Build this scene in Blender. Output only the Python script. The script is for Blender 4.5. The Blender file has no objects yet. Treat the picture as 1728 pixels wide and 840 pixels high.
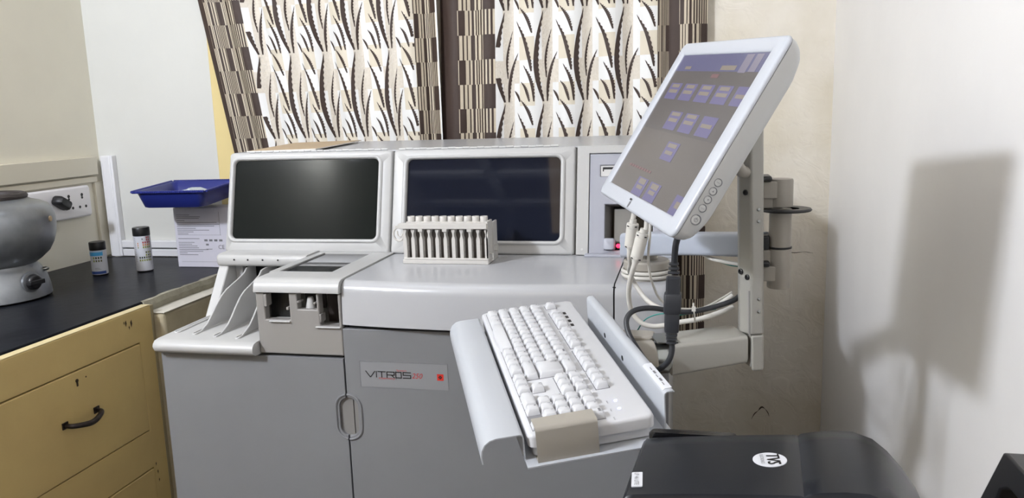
import bpy, bmesh, math, random
from mathutils import Vector, Matrix
random.seed(7)
SC = bpy.context.scene
COL = SC.collection
ZC = 1.36          # camera height above the floor; everything is authored relative to camera height
V = Vector
PI = math.pi

# ------------------------------------------------------------------ materials
def lin(c):
    out = []
    for v in c:
        v = v / 255.0
        out.append(v / 12.92 if v <= 0.04045 else ((v + 0.055) / 1.055) ** 2.4)
    return (out[0], out[1], out[2], 1.0)

def mat(name, rgb, rough=0.5, metal=0.0, spec=0.5, bump=0.0, bscale=60.0, var=0.0, vscale=4.0, var_rgb=None,
        emit=None, estr=0.0, coat=0.0, stretch=(1, 1, 1), sheen=0.0):
    m = bpy.data.materials.new(name)
    m.use_nodes = True
    nt = m.node_tree
    b = nt.nodes['Principled BSDF']
    b.inputs['Base Color'].default_value = lin(rgb)
    b.inputs['Roughness'].default_value = rough
    b.inputs['Metallic'].default_value = metal
    b.inputs['Specular IOR Level'].default_value = spec
    b.inputs['Coat Weight'].default_value = coat
    b.inputs['Sheen Weight'].default_value = sheen
    if emit:
        b.inputs['Emission Color'].default_value = lin(emit)
        b.inputs['Emission Strength'].default_value = estr
    if bump or var:
        tc = nt.nodes.new('ShaderNodeTexCoord')
        mp = nt.nodes.new('ShaderNodeMapping')
        mp.inputs['Scale'].default_value = stretch
        nt.links.new(tc.outputs['Object'], mp.inputs['Vector'])
    if bump:
        n = nt.nodes.new('ShaderNodeTexNoise')
        n.inputs['Scale'].default_value = bscale
        n.inputs['Detail'].default_value = 6
        nt.links.new(mp.outputs['Vector'], n.inputs['Vector'])
        bp = nt.nodes.new('ShaderNodeBump')
        bp.inputs['Strength'].default_value = bump
        bp.inputs['Distance'].default_value = 0.01
        nt.links.new(n.outputs['Fac'], bp.inputs['Height'])
        nt.links.new(bp.outputs['Normal'], b.inputs['Normal'])
    if var:
        n2 = nt.nodes.new('ShaderNodeTexNoise')
        n2.inputs['Scale'].default_value = vscale
        n2.inputs['Detail'].default_value = 8
        n2.inputs['Roughness'].default_value = 0.62
        nt.links.new(mp.outputs['Vector'], n2.inputs['Vector'])
        rp = nt.nodes.new('ShaderNodeValToRGB')
        rp.color_ramp.elements[0].position = 0.5 - 0.22
        rp.color_ramp.elements[1].position = 0.5 + 0.22
        c2 = var_rgb if var_rgb else tuple(v * 0.75 for v in rgb)
        a = lin(rgb); c = lin(c2)
        mixd = tuple(a[i] * (1 - var) + c[i] * var for i in range(3)) + (1,)
        rp.color_ramp.elements[0].color = mixd
        rp.color_ramp.elements[1].color = a
        nt.links.new(n2.outputs['Fac'], rp.inputs['Fac'])
        nt.links.new(rp.outputs['Color'], b.inputs['Base Color'])
    return m

M = {}
def dm(key, *a, **k): M[key] = mat(key, *a, **k)
dm('plastic', (182, 182, 181), 0.38, bump=0.02, bscale=600)
dm('plastic_top', (174, 175, 178), 0.26, bump=0.015, bscale=500)
dm('plastic_white', (200, 200, 199), 0.36)
dm('door_grey', (124, 125, 128), 0.45, bump=0.03, bscale=700, var=0.25, vscale=3)
dm('apron', (140, 137, 134), 0.42, bump=0.02, bscale=600)  # tower plastic, darkened to paint in the shade on its front
dm('inset_grey', (160, 162, 172), 0.45)
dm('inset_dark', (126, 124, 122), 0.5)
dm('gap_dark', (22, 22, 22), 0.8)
dm('black_chamber', (14, 13, 13), 0.35)
dm('brown_chamber', (42, 34, 30), 0.5)
dm('glass_dark', (22, 25, 24), 0.035, spec=0.08)
dm('glass_blue', (22, 25, 36), 0.035, spec=0.2)  # bluish reflection of the room put into the glass base colour
dm('glass_cover', (20, 22, 26), 0.02, spec=0.9)
dm('ink_black', (22, 22, 24), 0.5)
dm('ink_grey', (120, 120, 124), 0.6)
dm('ink_red', (176, 40, 36), 0.5)
dm('ink_redsq', (196, 46, 34), 0.5)
dm('label_silver', (134, 135, 138), 0.4)
dm('led_red', (255, 40, 70), 0.3, emit=(255, 40, 80), estr=2.6)
dm('led_blue', (150, 170, 255), 0.3, emit=(150, 170, 255), estr=9)
dm('metal_panel', (128, 126, 122), 0.45)
dm('monitor_white', (182, 186, 194), 0.34)
dm('monitor_shell', (188, 189, 188), 0.42)
dm('arm_grey', (156, 154, 147), 0.36, metal=0.1)
dm('arm_cream', (154, 149, 140), 0.42)
dm('arm_blue', (164, 170, 182), 0.36)
dm('steel', (150, 152, 150), 0.25, metal=0.9)
dm('black_plastic', (28, 28, 30), 0.42)
dm('rubber', (38, 40, 45), 0.5)
dm('kb_white', (204, 205, 208), 0.4)
dm('kb_key', (202, 203, 206), 0.38)
dm('tray_grey', (180, 184, 190), 0.3)
dm('cable_white', (206, 203, 196), 0.45)
dm('cable_teal', (40, 140, 130), 0.5)
dm('printer_black', (22, 25, 31), 0.33, spec=0.22, bump=0.02, bscale=900)
dm('printer_gloss', (20, 20, 22), 0.2)
dm('sticker', (206, 208, 213), 0.4)
dm('rack', (196, 193, 188), 0.42)
dm('rack_dark', (98, 92, 86), 0.55)
dm('counter_black', (20, 21, 25), 0.3, spec=0.04, bump=0.04, bscale=30, var=0.6, vscale=7, var_rgb=(42, 44, 50))
dm('counter_edge', (168, 164, 146), 0.8, bump=0.6, bscale=40, var=0.7, vscale=16, var_rgb=(96, 92, 80))
dm('masonry', (188, 178, 150), 0.85, bump=0.5, bscale=18, var=0.6, vscale=6, var_rgb=(140, 128, 104))
dm('masonry_top', (212, 208, 196), 0.8, bump=0.5, bscale=30, var=0.4, vscale=12)
dm('yellow_paint', (202, 178, 118), 0.42, bump=0.06, bscale=22, var=0.4, vscale=5, var_rgb=(166, 138, 92))
dm('yellow_top', (220, 204, 158), 0.4, bump=0.05, bscale=30, var=0.25, vscale=9)
dm('end_grain', (136, 130, 112), 0.8, bump=0.4, bscale=25, var=0.7, vscale=10, var_rgb=(170, 150, 100))
dm('chip_dark', (66, 52, 36), 0.8)
dm('handle_iron', (44, 34, 34), 0.3, metal=0.7, var=0.5, vscale=60, var_rgb=(90, 86, 84))
dm('wall_left', (234, 229, 212), 0.5, bump=0.05, bscale=9, var=0.15, vscale=3)
dm('wall_panel', (214, 214, 208), 0.5, bump=0.05, bscale=12, var=0.1, vscale=4)
dm('trim_cream', (220, 214, 196), 0.45, bump=0.04, bscale=14)
dm('trunk_white', (228, 228, 230), 0.4)
dm('yellow_jamb', (226, 206, 146), 0.5)
dm('wall_paint', (244, 242, 240), 0.4, bump=0.12, bscale=7, var=0.12, vscale=2.5)
dm('floor_tile', (80, 70, 58), 0.4, var=0.3, vscale=6)
dm('ceiling', (132, 124, 112), 0.8)
dm('room_rear', (86, 88, 94), 0.6)
dm('cur_white', (238, 238, 236), 0.5, sheen=0.3)
dm('cur_cream', (228, 221, 209), 0.6, bump=0.35, bscale=180, var=0.5, vscale=130, var_rgb=(204, 192, 172))
dm('cur_beige', (222, 213, 194), 0.6)
dm('cur_brown', (58, 43, 36), 0.65)
dm('cur_stripe', (206, 194, 172), 0.6)
dm('navy', (34, 44, 120), 0.35)
dm('paper_white', (210, 208, 218), 0.6)
dm('pouch', (196, 208, 214), 0.25)
dm('cardboard', (186, 164, 134), 0.8, var=0.2, vscale=20)
dm('card_edge', (232, 228, 220), 0.7)
dm('bottle_white', (206, 208, 214), 0.4)
dm('cap_black', (24, 24, 25), 0.4)
dm('label_blue', (70, 160, 214), 0.4)
dm('label_navy', (58, 84, 150), 0.4)
dm('pot_grey', (152, 155, 158), 0.36, metal=0.65, var=0.55, vscale=7, var_rgb=(92, 94, 98))
dm('pot_dark', (52, 46, 44), 0.6)
dm('socket_white', (232, 230, 232), 0.35)
dm('wood_table', (120, 92, 66), 0.5)
dm('lamp_glow', (255, 250, 240), 0.5, emit=(255, 250, 240), estr=3)
for k, c in dict(scr_bg=(104, 99, 97), scr_dark=(95, 91, 92), scr_head=(96, 97, 134), scr_btn=(108, 104, 146), scr_txt=(142, 133, 124),
                 scr_red=(126, 96, 100), scr_light=(134, 129, 148)).items():
    m_ = mat(k, (8, 8, 9), 0.16, spec=0.5, emit=c, estr=0.95)
    M[k] = m_
dm('sq_green', (140, 150, 70), 0.5); dm('sq_olive', (96, 96, 60), 0.5); dm('sq_dark', (48, 60, 40), 0.5)
dm('sq_red', (178, 70, 70), 0.5); dm('sq_orange', (206, 140, 90), 0.5)

# damaged plaster on the back wall: strong relief
def plaster_mat():
    m = bpy.data.materials.new('wall_plaster'); m.use_nodes = True
    nt = m.node_tree; b = nt.nodes['Principled BSDF']
    b.inputs['Roughness'].default_value = 0.42
    tc = nt.nodes.new('ShaderNodeTexCoord')
    n1 = nt.nodes.new('ShaderNodeTexNoise'); n1.inputs['Scale'].default_value = 5; n1.inputs['Detail'].default_value = 9
    n2 = nt.nodes.new('ShaderNodeTexNoise'); n2.inputs['Scale'].default_value = 14; n2.inputs['Detail'].default_value = 10
    n2.inputs['Distortion'].default_value = 1.4
    for n in (n1, n2): nt.links.new(tc.outputs['Object'], n.inputs['Vector'])
    rp = nt.nodes.new('ShaderNodeValToRGB')
    rp.color_ramp.elements[0].position = 0.35; rp.color_ramp.elements[0].color = lin((222, 214, 196))
    rp.color_ramp.elements[1].position = 0.65; rp.color_ramp.elements[1].color = lin((238, 232, 220))
    nt.links.new(n1.outputs['Fac'], rp.inputs['Fac'])
    nt.links.new(rp.outputs['Color'], b.inputs['Base Color'])
    r2 = nt.nodes.new('ShaderNodeValToRGB')
    r2.color_ramp.elements[0].position = 0.46; r2.color_ramp.elements[1].position = 0.6
    nt.links.new(n2.outputs['Fac'], r2.inputs['Fac'])
    bp = nt.nodes.new('ShaderNodeBump'); bp.inputs['Strength'].default_value = 0.16; bp.inputs['Distance'].default_value = 0.010
    nt.links.new(r2.outputs['Color'], bp.inputs['Height'])
    nt.links.new(bp.outputs['Normal'], b.inputs['Normal'])
    return m
M['wall_plaster'] = plaster_mat()

# ------------------------------------------------------------------ object helpers
class MB:
    """collects geometry; build() links it as ONE mesh object"""
    def __init__(self): self.bm = bmesh.new()
    def face(self, pts, mi=0):
        f = self.bm.faces.new([self.bm.verts.new(p) for p in pts]); f.material_index = mi; return f
    def box(self, x0, x1, y0, y1, z0, z1, mi=0, M4=None):
        v = [V((x, y, z)) for z in (z0, z1) for y in (y0, y1) for x in (x0, x1)]
        if M4: v = [M4 @ p for p in v]
        b = [self.bm.verts.new(p) for p in v]
        for q in ((0, 2, 3, 1), (4, 5, 7, 6), (0, 1, 5, 4), (2, 6, 7, 3), (0, 4, 6, 2), (1, 3, 7, 5)):
            self.bm.faces.new([b[i] for i in q]).material_index = mi
    def loft(self, loops, mi=0, cap0=True, cap1=True, closed=True, mis=None):
        R = [[self.bm.verts.new(p) for p in lp] for lp in loops]
        n = len(R[0])
        for k in range(len(R) - 1):
            for i in range(n if closed else n - 1):
                j = (i + 1) % n
                f = self.bm.faces.new([R[k][i], R[k][j], R[k + 1][j], R[k + 1][i]])
                f.material_index = mis[k] if mis else mi
        if cap0: self.bm.faces.new(list(reversed(R[0]))).material_index = mis[0] if mis else mi
        if cap1: self.bm.faces.new(R[-1]).material_index = mis[-1] if mis else mi
    def prism(self, pts, fn, d0, d1, mi=0):
        """2-D outline pts mapped with fn(u, v, d) and extruded from d0 to d1"""
        self.loft([[fn(u, v, d0) for u, v in pts], [fn(u, v, d1) for u, v in pts]], mi)
    def lathe(self, prof, c, ax=(0, 0, 1), n=32, mi=0, mis=None):
        ax = V(ax).normalized(); a = ax.orthogonal().normalized(); b = ax.cross(a); c = V(c)
        loops = [[c + ax * h + (a * math.cos(2 * PI * i / n) + b * math.sin(2 * PI * i / n)) * max(r, 1e-5) for i in range(n)] for r, h in prof]
        self.loft(loops, mi, mis=mis)
    def tube(self, path, r, n=10, mi=0, smooth=8, closed=False):
        P = catmull([V(p) for p in path], smooth, closed) if smooth else [V(p) for p in path]
        rr = r if callable(r) else (lambda t: r)
        loops = []; t0 = None; nrm = None
        N = len(P)
        for i, p in enumerate(P):
            a = P[(i - 1) % N] if (closed or i > 0) else P[0]
            b = P[(i + 1) % N] if (closed or i < N - 1) else P[-1]
            t = (b - a).normalized()
            if nrm is None: nrm = t.orthogonal().normalized()
            else: nrm = (nrm - t * nrm.dot(t)).normalized()
            bn = t.cross(nrm); q = rr(i / (N - 1))
            loops.append([p + (nrm * math.cos(2 * PI * k / n) + bn * math.sin(2 * PI * k / n)) * q for k in range(n)])
        if closed: loops.append(loops[0]); self.loft(loops, mi, False, False)
        else: self.loft(loops, mi)
    def build(self, name, mats, parent=None, bevel=0.0, seg=2, smooth=True, angle=40, world=True, sub=0, weld=False):
        bm = self.bm
        if weld: bmesh.ops.remove_doubles(bm, verts=bm.verts, dist=1e-5)
        bmesh.ops.recalc_face_normals(bm, faces=bm.faces)
        me = bpy.data.meshes.new(name)
        bm.to_mesh(me); bm.free()
        return link(name, me, mats, parent, bevel, seg, smooth, angle, world, sub)

def link(name, me, mats, parent=None, bevel=0.0, seg=2, smooth=True, angle=40, world=True, sub=0):
    if not isinstance(mats, (list, tuple)): mats = [mats]
    for m in mats: me.materials.append(M[m] if isinstance(m, str) else m)
    o = bpy.data.objects.new(name, me); COL.objects.link(o)
    if parent:
        if world: me.transform(parent_matrix(parent).inverted())
        o.parent = parent
    if smooth:
        me.polygons.foreach_set('use_smooth', [True] * len(me.polygons))
        me.set_sharp_from_angle(angle=math.radians(angle))
    if bevel:
        b = o.modifiers.new('bevel', 'BEVEL'); b.width = bevel; b.segments = seg
        b.limit_method = 'ANGLE'; b.angle_limit = math.radians(38); b.harden_normals = False
    return o

def parent_matrix(o):
    m = o.matrix_basis.copy()
    return parent_matrix(o.parent) @ m if o.parent else m

def catmull(P, s, closed=False):
    out = []; n = len(P)
    rng = n if closed else n - 1
    for i in range(rng):
        p0 = P[(i - 1) % n] if (closed or i > 0) else P[0] * 2 - P[1]
        p1 = P[i]; p2 = P[(i + 1) % n]
        p3 = P[(i + 2) % n] if (closed or i + 2 < n) else P[-1] * 2 - P[-2]
        for k in range(s):
            t = k / s
            out.append(0.5 * ((2 * p1) + (p2 - p0) * t + (2 * p0 - 5 * p1 + 4 * p2 - p3) * t * t + (3 * p1 - p0 - 3 * p2 + p3) * t ** 3))
    if not closed: out.append(P[-1])
    return out

def rrect(x0, x1, y0, y1, r, k=5):
    pts = []
    for cx, cy, a0 in ((x1 - r, y1 - r, 0), (x0 + r, y1 - r, 90), (x0 + r, y0 + r, 180), (x1 - r, y0 + r, 270)):
        for i in range(k + 1):
            a = math.radians(a0 + 90 * i / k)
            pts.append((cx + r * math.cos(a), cy + r * math.sin(a)))
    return pts

def tag(o, label=None, cat=None, group=None, kind=None):
    if label: o['label'] = label
    if cat: o['category'] = cat
    if group: o['group'] = group
    if kind: o['kind'] = kind
    return o

def thing(name, label, cat, loc=(0, 0, 0), rot=None, group=None):
    o = bpy.data.objects.new(name, None); COL.objects.link(o)
    o.empty_display_size = 0.05
    mb = Matrix.Translation(V(loc))
    if rot is not None: mb = mb @ rot.to_4x4()
    o.matrix_basis = mb
    return tag(o, label, cat, group)

def struct(name, mb, m, **k):
    o = mb.build(name, m, **k); o['kind'] = 'structure'; return o

_fc = {}
def text_pts(s):
    """triangulated flat mesh of a string in its own plane, normalised later"""
    if s in _fc: return _fc[s]
    cu = bpy.data.curves.new('t', 'FONT'); cu.body = s; cu.resolution_u = 3
    ob = bpy.data.objects.new('t', cu); COL.objects.link(ob)
    bpy.context.view_layer.update()
    dg = bpy.context.evaluated_depsgraph_get()
    me = bpy.data.meshes.new_from_object(ob.evaluated_get(dg))
    vs = [v.co.copy() for v in me.vertices]; fs = [list(p.vertices) for p in me.polygons]
    bpy.data.objects.remove(ob); bpy.data.curves.remove(cu); bpy.data.meshes.remove(me)
    _fc[s] = (vs, fs); return _fc[s]

def add_text(mb, s, o, ux, uy, h=None, w=None, mi=0, center=False, shear=0.0):
    vs, fs = text_pts(s)
    if not vs: return
    x0 = min(v.x for v in vs); x1 = max(v.x for v in vs); y0 = min(v.y for v in vs); y1 = max(v.y for v in vs)
    if h is None: h = w * (y1 - y0) / (x1 - x0)
    sy = h / (y1 - y0); sx = (w / (x1 - x0)) if w else sy
    ux = V(ux).normalized(); uy = V(uy).normalized(); o = V(o)
    ox = (x0 + x1) / 2 if center else x0; oy = (y0 + y1) / 2 if center else y0
    bv = [mb.bm.verts.new(o + ux * ((v.x - ox) * sx + shear * (v.y - oy) * sy) + uy * ((v.y - oy) * sy)) for v in vs]
    for f in fs:
        try: mb.bm.faces.new([bv[i] for i in f]).material_index = mi
        except ValueError: pass

def plate(mb, xs, zs, holes, d0, d1, fn, mi=0):
    """slab cut into a grid with some cells left open; fn(u, v, d) -> point"""
    nx, nz = len(xs) - 1, len(zs) - 1
    vt = {}
    def vv(i, j, d):
        k = (i, j, d)
        if k not in vt: vt[k] = mb.bm.verts.new(fn(xs[i], zs[j], d1 if d else d0))
        return vt[k]
    full = lambda i, j: 0 <= i < nx and 0 <= j < nz and (i, j) not in holes
    for i in range(nx):
        for j in range(nz):
            if not full(i, j): continue
            for d in (0, 1):
                mb.bm.faces.new([vv(i, j, d), vv(i + 1, j, d), vv(i + 1, j + 1, d), vv(i, j + 1, d)]).material_index = mi
            for (di, dj, a, b) in ((-1, 0, (i, j), (i, j + 1)), (1, 0, (i + 1, j), (i + 1, j + 1)), (0, -1, (i, j), (i + 1, j)), (0, 1, (i, j + 1), (i + 1, j + 1))):
                if not full(i + di, j + dj):
                    mb.bm.faces.new([vv(*a, 0), vv(*b, 0), vv(*b, 1), vv(*a, 1)]).material_index = mi

XZ = lambda u, v, d: V((u, d, v))       # front plane, depth along Y
YZ = lambda u, v, d: V((d, u, v))       # side profile extruded along X
XY = lambda u, v, d: V((u, v, d))

# ================================================================== ROOM
XL, XR, YB, YF, ZF, ZT = -2.115, 0.425, 2.55, -2.6, -1.36, 1.55
b = MB(); b.box(XL - .1, XR + .1, YF - .1, YB + .1, ZF - .1, ZF); struct('floor', b, 'floor_tile')
b = MB(); b.box(XL - .1, XR + .1, YF - .1, YB + .1, ZT, ZT + .1); struct('ceiling', b, 'ceiling')
b = MB(); b.box(XL - .1, XL, YF - .1, YB + .1, ZF, ZT); struct('wall_left', b, 'wall_left')
b = MB(); b.box(XR, XR + .1, YF - .1, YB + .1, ZF, ZT); struct('wall_right', b, 'wall_paint')
b = MB(); b.box(XL, XR, YB, YB + .1, ZF, ZT); struct('wall_back', b, 'wall_plaster')
b = MB(); b.box(XL, XR, YF - .1, YF, ZF, ZT); struct('wall_front', b, 'room_rear')
# flaking plaster scar low on the back wall
b = MB()
for P, w_ in (([(.213, -1.015), (.222, -.996), (.233, -.985), (.243, -.972), (.252, -.975), (.263, -.988), (.268, -1.002)], .0024),
              ([(.276, -.455), (.30, -.458), (.33, -.462), (.36, -.459), (.385, -.463)], .0009)):
    b.tube([(x, YB - .0004, z) for x, z in P], lambda t, w_=w_: .0003 + w_ * abs(math.sin(8.3 * t + .4)) * math.sin(PI * min(max(t, .05), .95)), 6, smooth=4)
struct('trim_1', b, 'chip_dark')
for i_, (x0_, x1_, y0_, y1_) in enumerate(((-2.1, .42, -1.85, -1.75), (-2.1, .42, -2.44, -2.33), (-1.50, -1.42, -2.59, -.9))):
    b = MB(); b.box(x0_, x1_, y0_, y1_, 1.52 - (.004 if i_ == 2 else 0), 1.5499); struct('trim_%d' % (10 + i_), b, 'trunk_white')
# white board left of the curtain, yellow jamb, cream rails and white trunking
b = MB(); b.box(XL, -1.627, 2.538, 2.55, -.485, ZT); struct('trim_2', b, 'wall_panel')
b = MB(); b.box(-1.628, -1.49, 2.536, 2.55, -1.2, ZT); struct('trim_3', b, 'yellow_jamb', bevel=.003)
b = MB(); b.box(XL, XL + .022, -.3, 2.50, -.183, -.1185); struct('trim_4', b, 'trim_cream', bevel=.002)
b = MB(); b.box(XL, XL + .014, -.3, 2.50, -.2095, -.189); struct('trim_5', b, 'trim_cream', bevel=.002)
b = MB(); b.box(XL, XL + .012, 2.488, 2.536, -.485, -.2095); struct('trim_6', b, 'trim_cream', bevel=.002)
b = MB(); b.box(-2.092, -2.043, 2.514, 2.538, -.489, -.117); b.box(-2.084, -2.051, 2.511, 2.516, -.489, -.118)
struct('trim_7', b, 'trunk_white', bevel=.003)
b = MB(); b.box(-2.043, -1.50, 2.514, 2.5375, -.457, -.43); b.box(-2.043, -1.50, 2.517, 2.5375, -.489, -.462); struct('trim_8', b, 'trunk_white', bevel=.003)
# low masonry wall carrying the open end of the counter
b = MB(); b.box(-1.50, -1.412, 1.868, 2.55, -1.36, -.5225, 0); struct('wall_counter', b, 'masonry', bevel=.012, seg=3)
b = MB(); b.box(-1.476, -1.408, 1.868, 2.52, -.5225, -.5205); struct('trim_9', b, 'masonry_top')

# ================================================================== COUNTER AND YELLOW DRAWER CABINET
t = thing('countertop', 'black stone countertop with a chipped pale edge along the left wall', 'countertop', (-1.8, 1.5, -.5205))
b = MB(); b.box(-2.1145, -1.47, .25, 2.513, -.5205, -.49); b.build('slab', 'counter_black', t, bevel=.004)
b = MB()
ys = [1.864 + i * (2.51 - 1.864) / 22 for i in range(23)]
lp = []
for y in ys:
    o = random.uniform(-.004, .004); q = random.uniform(-.003, .003)
    lp.append([V((-1.4695, y, -.5203)), V((-1.462 + o, y, -.5203)), V((-1.460 + o, y, -.503 + q)), V((-1.466 + o, y, -.4893 + q * .4)), V((-1.4715 - abs(o) * 3, y, -.4888)), V((-1.472 - abs(o) * 3, y, -.495))])
b.loft(lp); b.build('chipped_edge', 'counter_edge', t, angle=25)

t = thing('drawer_cabinet', 'yellow painted wooden cabinet with dark handled drawer under the black countertop', 'cabinet', (-1.7, 1.2, ZF))
b = MB()
x0, x1 = -1.4645, -1.44
ys = [.30, 1.3446, 1.347, 1.7945, 1.797, 1.8555]
zs = [-1.36, -.8385, -.836, -.5895, -.587, -.4985]
# face frame with a real gap round the drawer front
plate(b, [.25, .62, 1.7985, 1.8555], [-1.33, -1.24, -.945, -.8385, -.587, -.4965], {(1, 3), (1, 1)}, x0, x1, YZ)
b.build('face_frame', ['yellow_paint'], t, bevel=.0025)
b = MB(); b.box(-1.4655, -1.4405, .25, 1.853, -.4963, -.4948); b.build('top_edge', 'yellow_top', t)
b = MB(); b.box(-1.4655, -1.4402, 1.8557, 1.8675, -1.35, -.497); b.build('end_panel', 'end_grain', t, bevel=.002)
b = MB(); b.box(-2.10, -1.4655, 1.845, 1.866, -1.35, -.522); b.box(-2.10, -1.4655, .25, .27, -1.35, -.522); b.box(-2.10, -1.4655, .27, 1.845, -1.35, -1.32); b.build('carcass', 'yellow_paint', t)
b = MB(); b.box(-1.468, -1.4650, .28, 1.843, -1.31, -.53); b.build('gap_shade_sheet', 'gap_dark', t)  # dark sheet standing in for the shade behind the drawer gaps
def drawer(z0, z1, name='drawer'):
    b = MB(); b.box(-1.4645, -1.4388, .6230, 1.7957, z0, z1); d = b.build(name, 'yellow_paint', t, bevel=.0025)
    return d
d1 = drawer(-.8358, -.5897)
d2 = drawer(-1.2380, -.9475)
for d, zz in ((d1, -.706), (d2, -1.06)):
    b = MB()
    yy0, yy1 = 1.508, 1.612
    b.tube([(-1.438, yy0, zz), (-1.420, yy0 + .004, zz - .001), (-1.409, yy0 + .03, zz - .006), (-1.407, (yy0 + yy1) / 2, zz - .009), (-1.409, yy1 - .03, zz - .006), (-1.420, yy1 - .004, zz - .001), (-1.438, yy1, zz)],
           lambda t_: .0052 + .002 * math.sin(PI * t_), 10, smooth=6)
    for yy in (yy0, yy1):
        b.box(-1.4390, -1.4360, yy - .009, yy + .009, zz - .007, zz + .009)
    b.build('handle', 'handle_iron', d)
    b = MB(); b.lathe([(.0045, 0), (.0045, .0012)], (-1.4386, 1.562, zz + .094), (1, 0, 0), 14); b.box(-1.4386, -1.4374, 1.5597, 1.5643, zz + .080, zz + .093); b.build('keyhole', 'chip_dark', d)
    b = MB()
    b.lathe([(.002, 0), (.002, .001)], (-1.4386, 1.592, zz + .094), (1, 0, 0), 8); b.build('nail_hole', 'chip_dark', d)
for (yy, zz, s) in ((1.752, -.522, .009), (1.772, -.527, .011), (1.763, -.536, .006), (1.745, -.519, .005), (1.806, -.94, .006), (1.81, -.965, .007), (1.812, -.99, .006)):
    b = MB(); b.face([(-1.4394, yy, zz - s), (-1.4394, yy + s * .4, zz), (-1.4394, yy + s * .2, zz + s), (-1.4394, yy - s * .3, zz + s * .4)]); b.build('paint_chip', 'chip_dark', t)

# ================================================================== ITEMS ON THE COUNTER
# heating pot
cx, cy, cz = -1.938, 1.855, -.4895
t = thing('heating_mantle', 'round grey metal heating pot with black knob on the black counter', 'laboratory heater', (cx, cy, cz))
b = MB()
b.lathe([(.090, .002), (.134, .002), (.139, .006), (.137, .030), (.130, .062), (.116, .088), (.108, .098), (.109, .104)], (cx, cy, cz), n=48)
b.build('base', 'pot_grey', t, angle=50)
b = MB()
b.lathe([(.109, .100), (.124, .110), (.146, .130), (.160, .156), (.168, .184), (.171, .210), (.170, .232), (.165, .252), (.155, .266), (.138, .275), (.116, .281), (.104, .288), (.098, .292), (.092, .280), (.075, .20), (.02, .17)], (cx, cy, cz), n=56)
bowl = b.build('bowl', 'pot_grey', t, angle=50)
b = MB(); P = [(cx + .098 * math.cos(a * PI / 20), cy + .098 * math.sin(a * PI / 20), cz + .293) for a in range(40)]
b.tube(P, .0105, 8, smooth=1, closed=True); b.build('rim', 'pot_dark', t)
tocam = V((-cx, -cy, 0)).normalized()
dv = Matrix.Rotation(math.radians(38), 3, 'Z') @ tocam
kp = V((cx, cy, cz + .055)) + dv * .1305
b = MB(); b.lathe([(.029, 0), (.029, .008), (.024, .009)], kp, dv, 28); k_ = b.build('dial_plate', 'pot_grey', t)
b = MB(); b.lathe([(.022, .008), (.021, .020), (.017, .024)], kp, dv, 24)
sd = dv.cross(V((0, 0, 1)))
fr = Matrix((sd, dv, V((0, 0, 1)))).transposed().to_4x4(); fr.translation = kp
b.box(-.024, .024, .012, .030, -.0065, .0065, M4=fr); b.build('knob', 'black_plastic', t, bevel=.002)
d3 = Matrix.Rotation(math.radians(78), 3, 'Z') @ tocam
b = MB(); b.lathe([(.006, 0), (.006, .008), (.004, .014), (.001, .016)], V((cx, cy, cz + .076)) + d3 * .122, d3, 12); b.build('screw', 'steel', t)
dv2 = Matrix.Rotation(math.radians(62), 3, 'Z') @ tocam
b = MB(); b.lathe([(.008, 0), (.008, .004), (.0045, .005)], V((cx, cy, cz + .226)) + dv2 * .1690, dv2, 16); b.build('rivet', 'cardboard', t)

def bottle(name, label, c, r, h, zcap, parts):
    t = thing(name, label, 'bottle', c)
    b = MB(); b.lathe([(r * .9, 0), (r * .97, .002), (r * .97, .004), (r, .0045), (r, h - zcap), (r * .96, h - zcap + .001)], c, n=36, mis=[1, 1, 0, 0, 0, 0])
    b.build('bottle_body', ['bottle_white', 'cap_black'], t)
    b = MB(); b.lathe([(r * 1.0, h - zcap + .0005), (r * 1.02, h - zcap + .002), (r * 1.02, h - .003), (r * .97, h), (r * .5, h - .0005)], c, n=36); b.build('cap', 'cap_black', t)
    # printed label: curved patches a hair proud of the wall
    b = MB(); view = math.atan2(-c[1], -c[0]); mats = []
    R = r + .0004
    for (u0, u1, z0, z1, m) in parts:
        if m not in mats: mats.append(m)
        n = max(2, int((u1 - u0) / .004))
        for i in range(n):
            a0 = view + (u0 + (u1 - u0) * i / n) / r; a1 = view + (u0 + (u1 - u0) * (i + 1) / n) / r
            b.face([(c[0] + R * math.cos(a), c[1] + R * math.sin(a), c[2] + z) for a, z in ((a0, z0), (a1, z0), (a1, z1), (a0, z1))], mats.index(m))
    b.build('printed_label', mats, t)
pr = []
cols = ['sq_red', 'sq_orange', 'sq_red', 'sq_olive', 'sq_green']
for j, z in enumerate((.046, .037)):
    for i in range(6):
        pr.append((-.018 + i * .009, -.0125 + i * .009, z, z + .006, ('sq_dark', 'sq_green')[j] if i < 3 else ('sq_olive', 'sq_green')[j]))
for j, z in enumerate((.054, .063)):
    for i in range(3):
        pr.append((.009 + i * .009, .0145 + i * .009, z, z + .006, 'sq_olive' if (i + j) % 2 else 'sq_green'))
for j, z in enumerate((.080, .088, .096)):
    for i in range(4):
        pr.append((.0 + i * .009, .0055 + i * .009, z, z + .006, ('sq_green', 'sq_orange', 'sq_red')[j]))
for z in (.104, .112):
    for i in range(2): pr.append((.016 + i * .009, .0215 + i * .009, z, z + .006, 'sq_red'))
pr.append((-.002, .003, .108, .113, 'ink_grey'))
for z in (.080, .087, .094): pr.append((-.021, -.017, z, z + .005, 'sq_orange' if z > .085 else 'sq_green'))
for i in range(14): pr.append((-.036, -.030, .035 + i * .006, .0365 + i * .006, 'ink_grey'))
bottle('test_strip_bottle', 'taller black capped white test strip bottle with many coloured squares', (-1.765, 2.27, -.49), .0262, .1475, .028, [(a * .75, c * .75, d, e, f) for a, c, d, e, f in pr])
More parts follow.
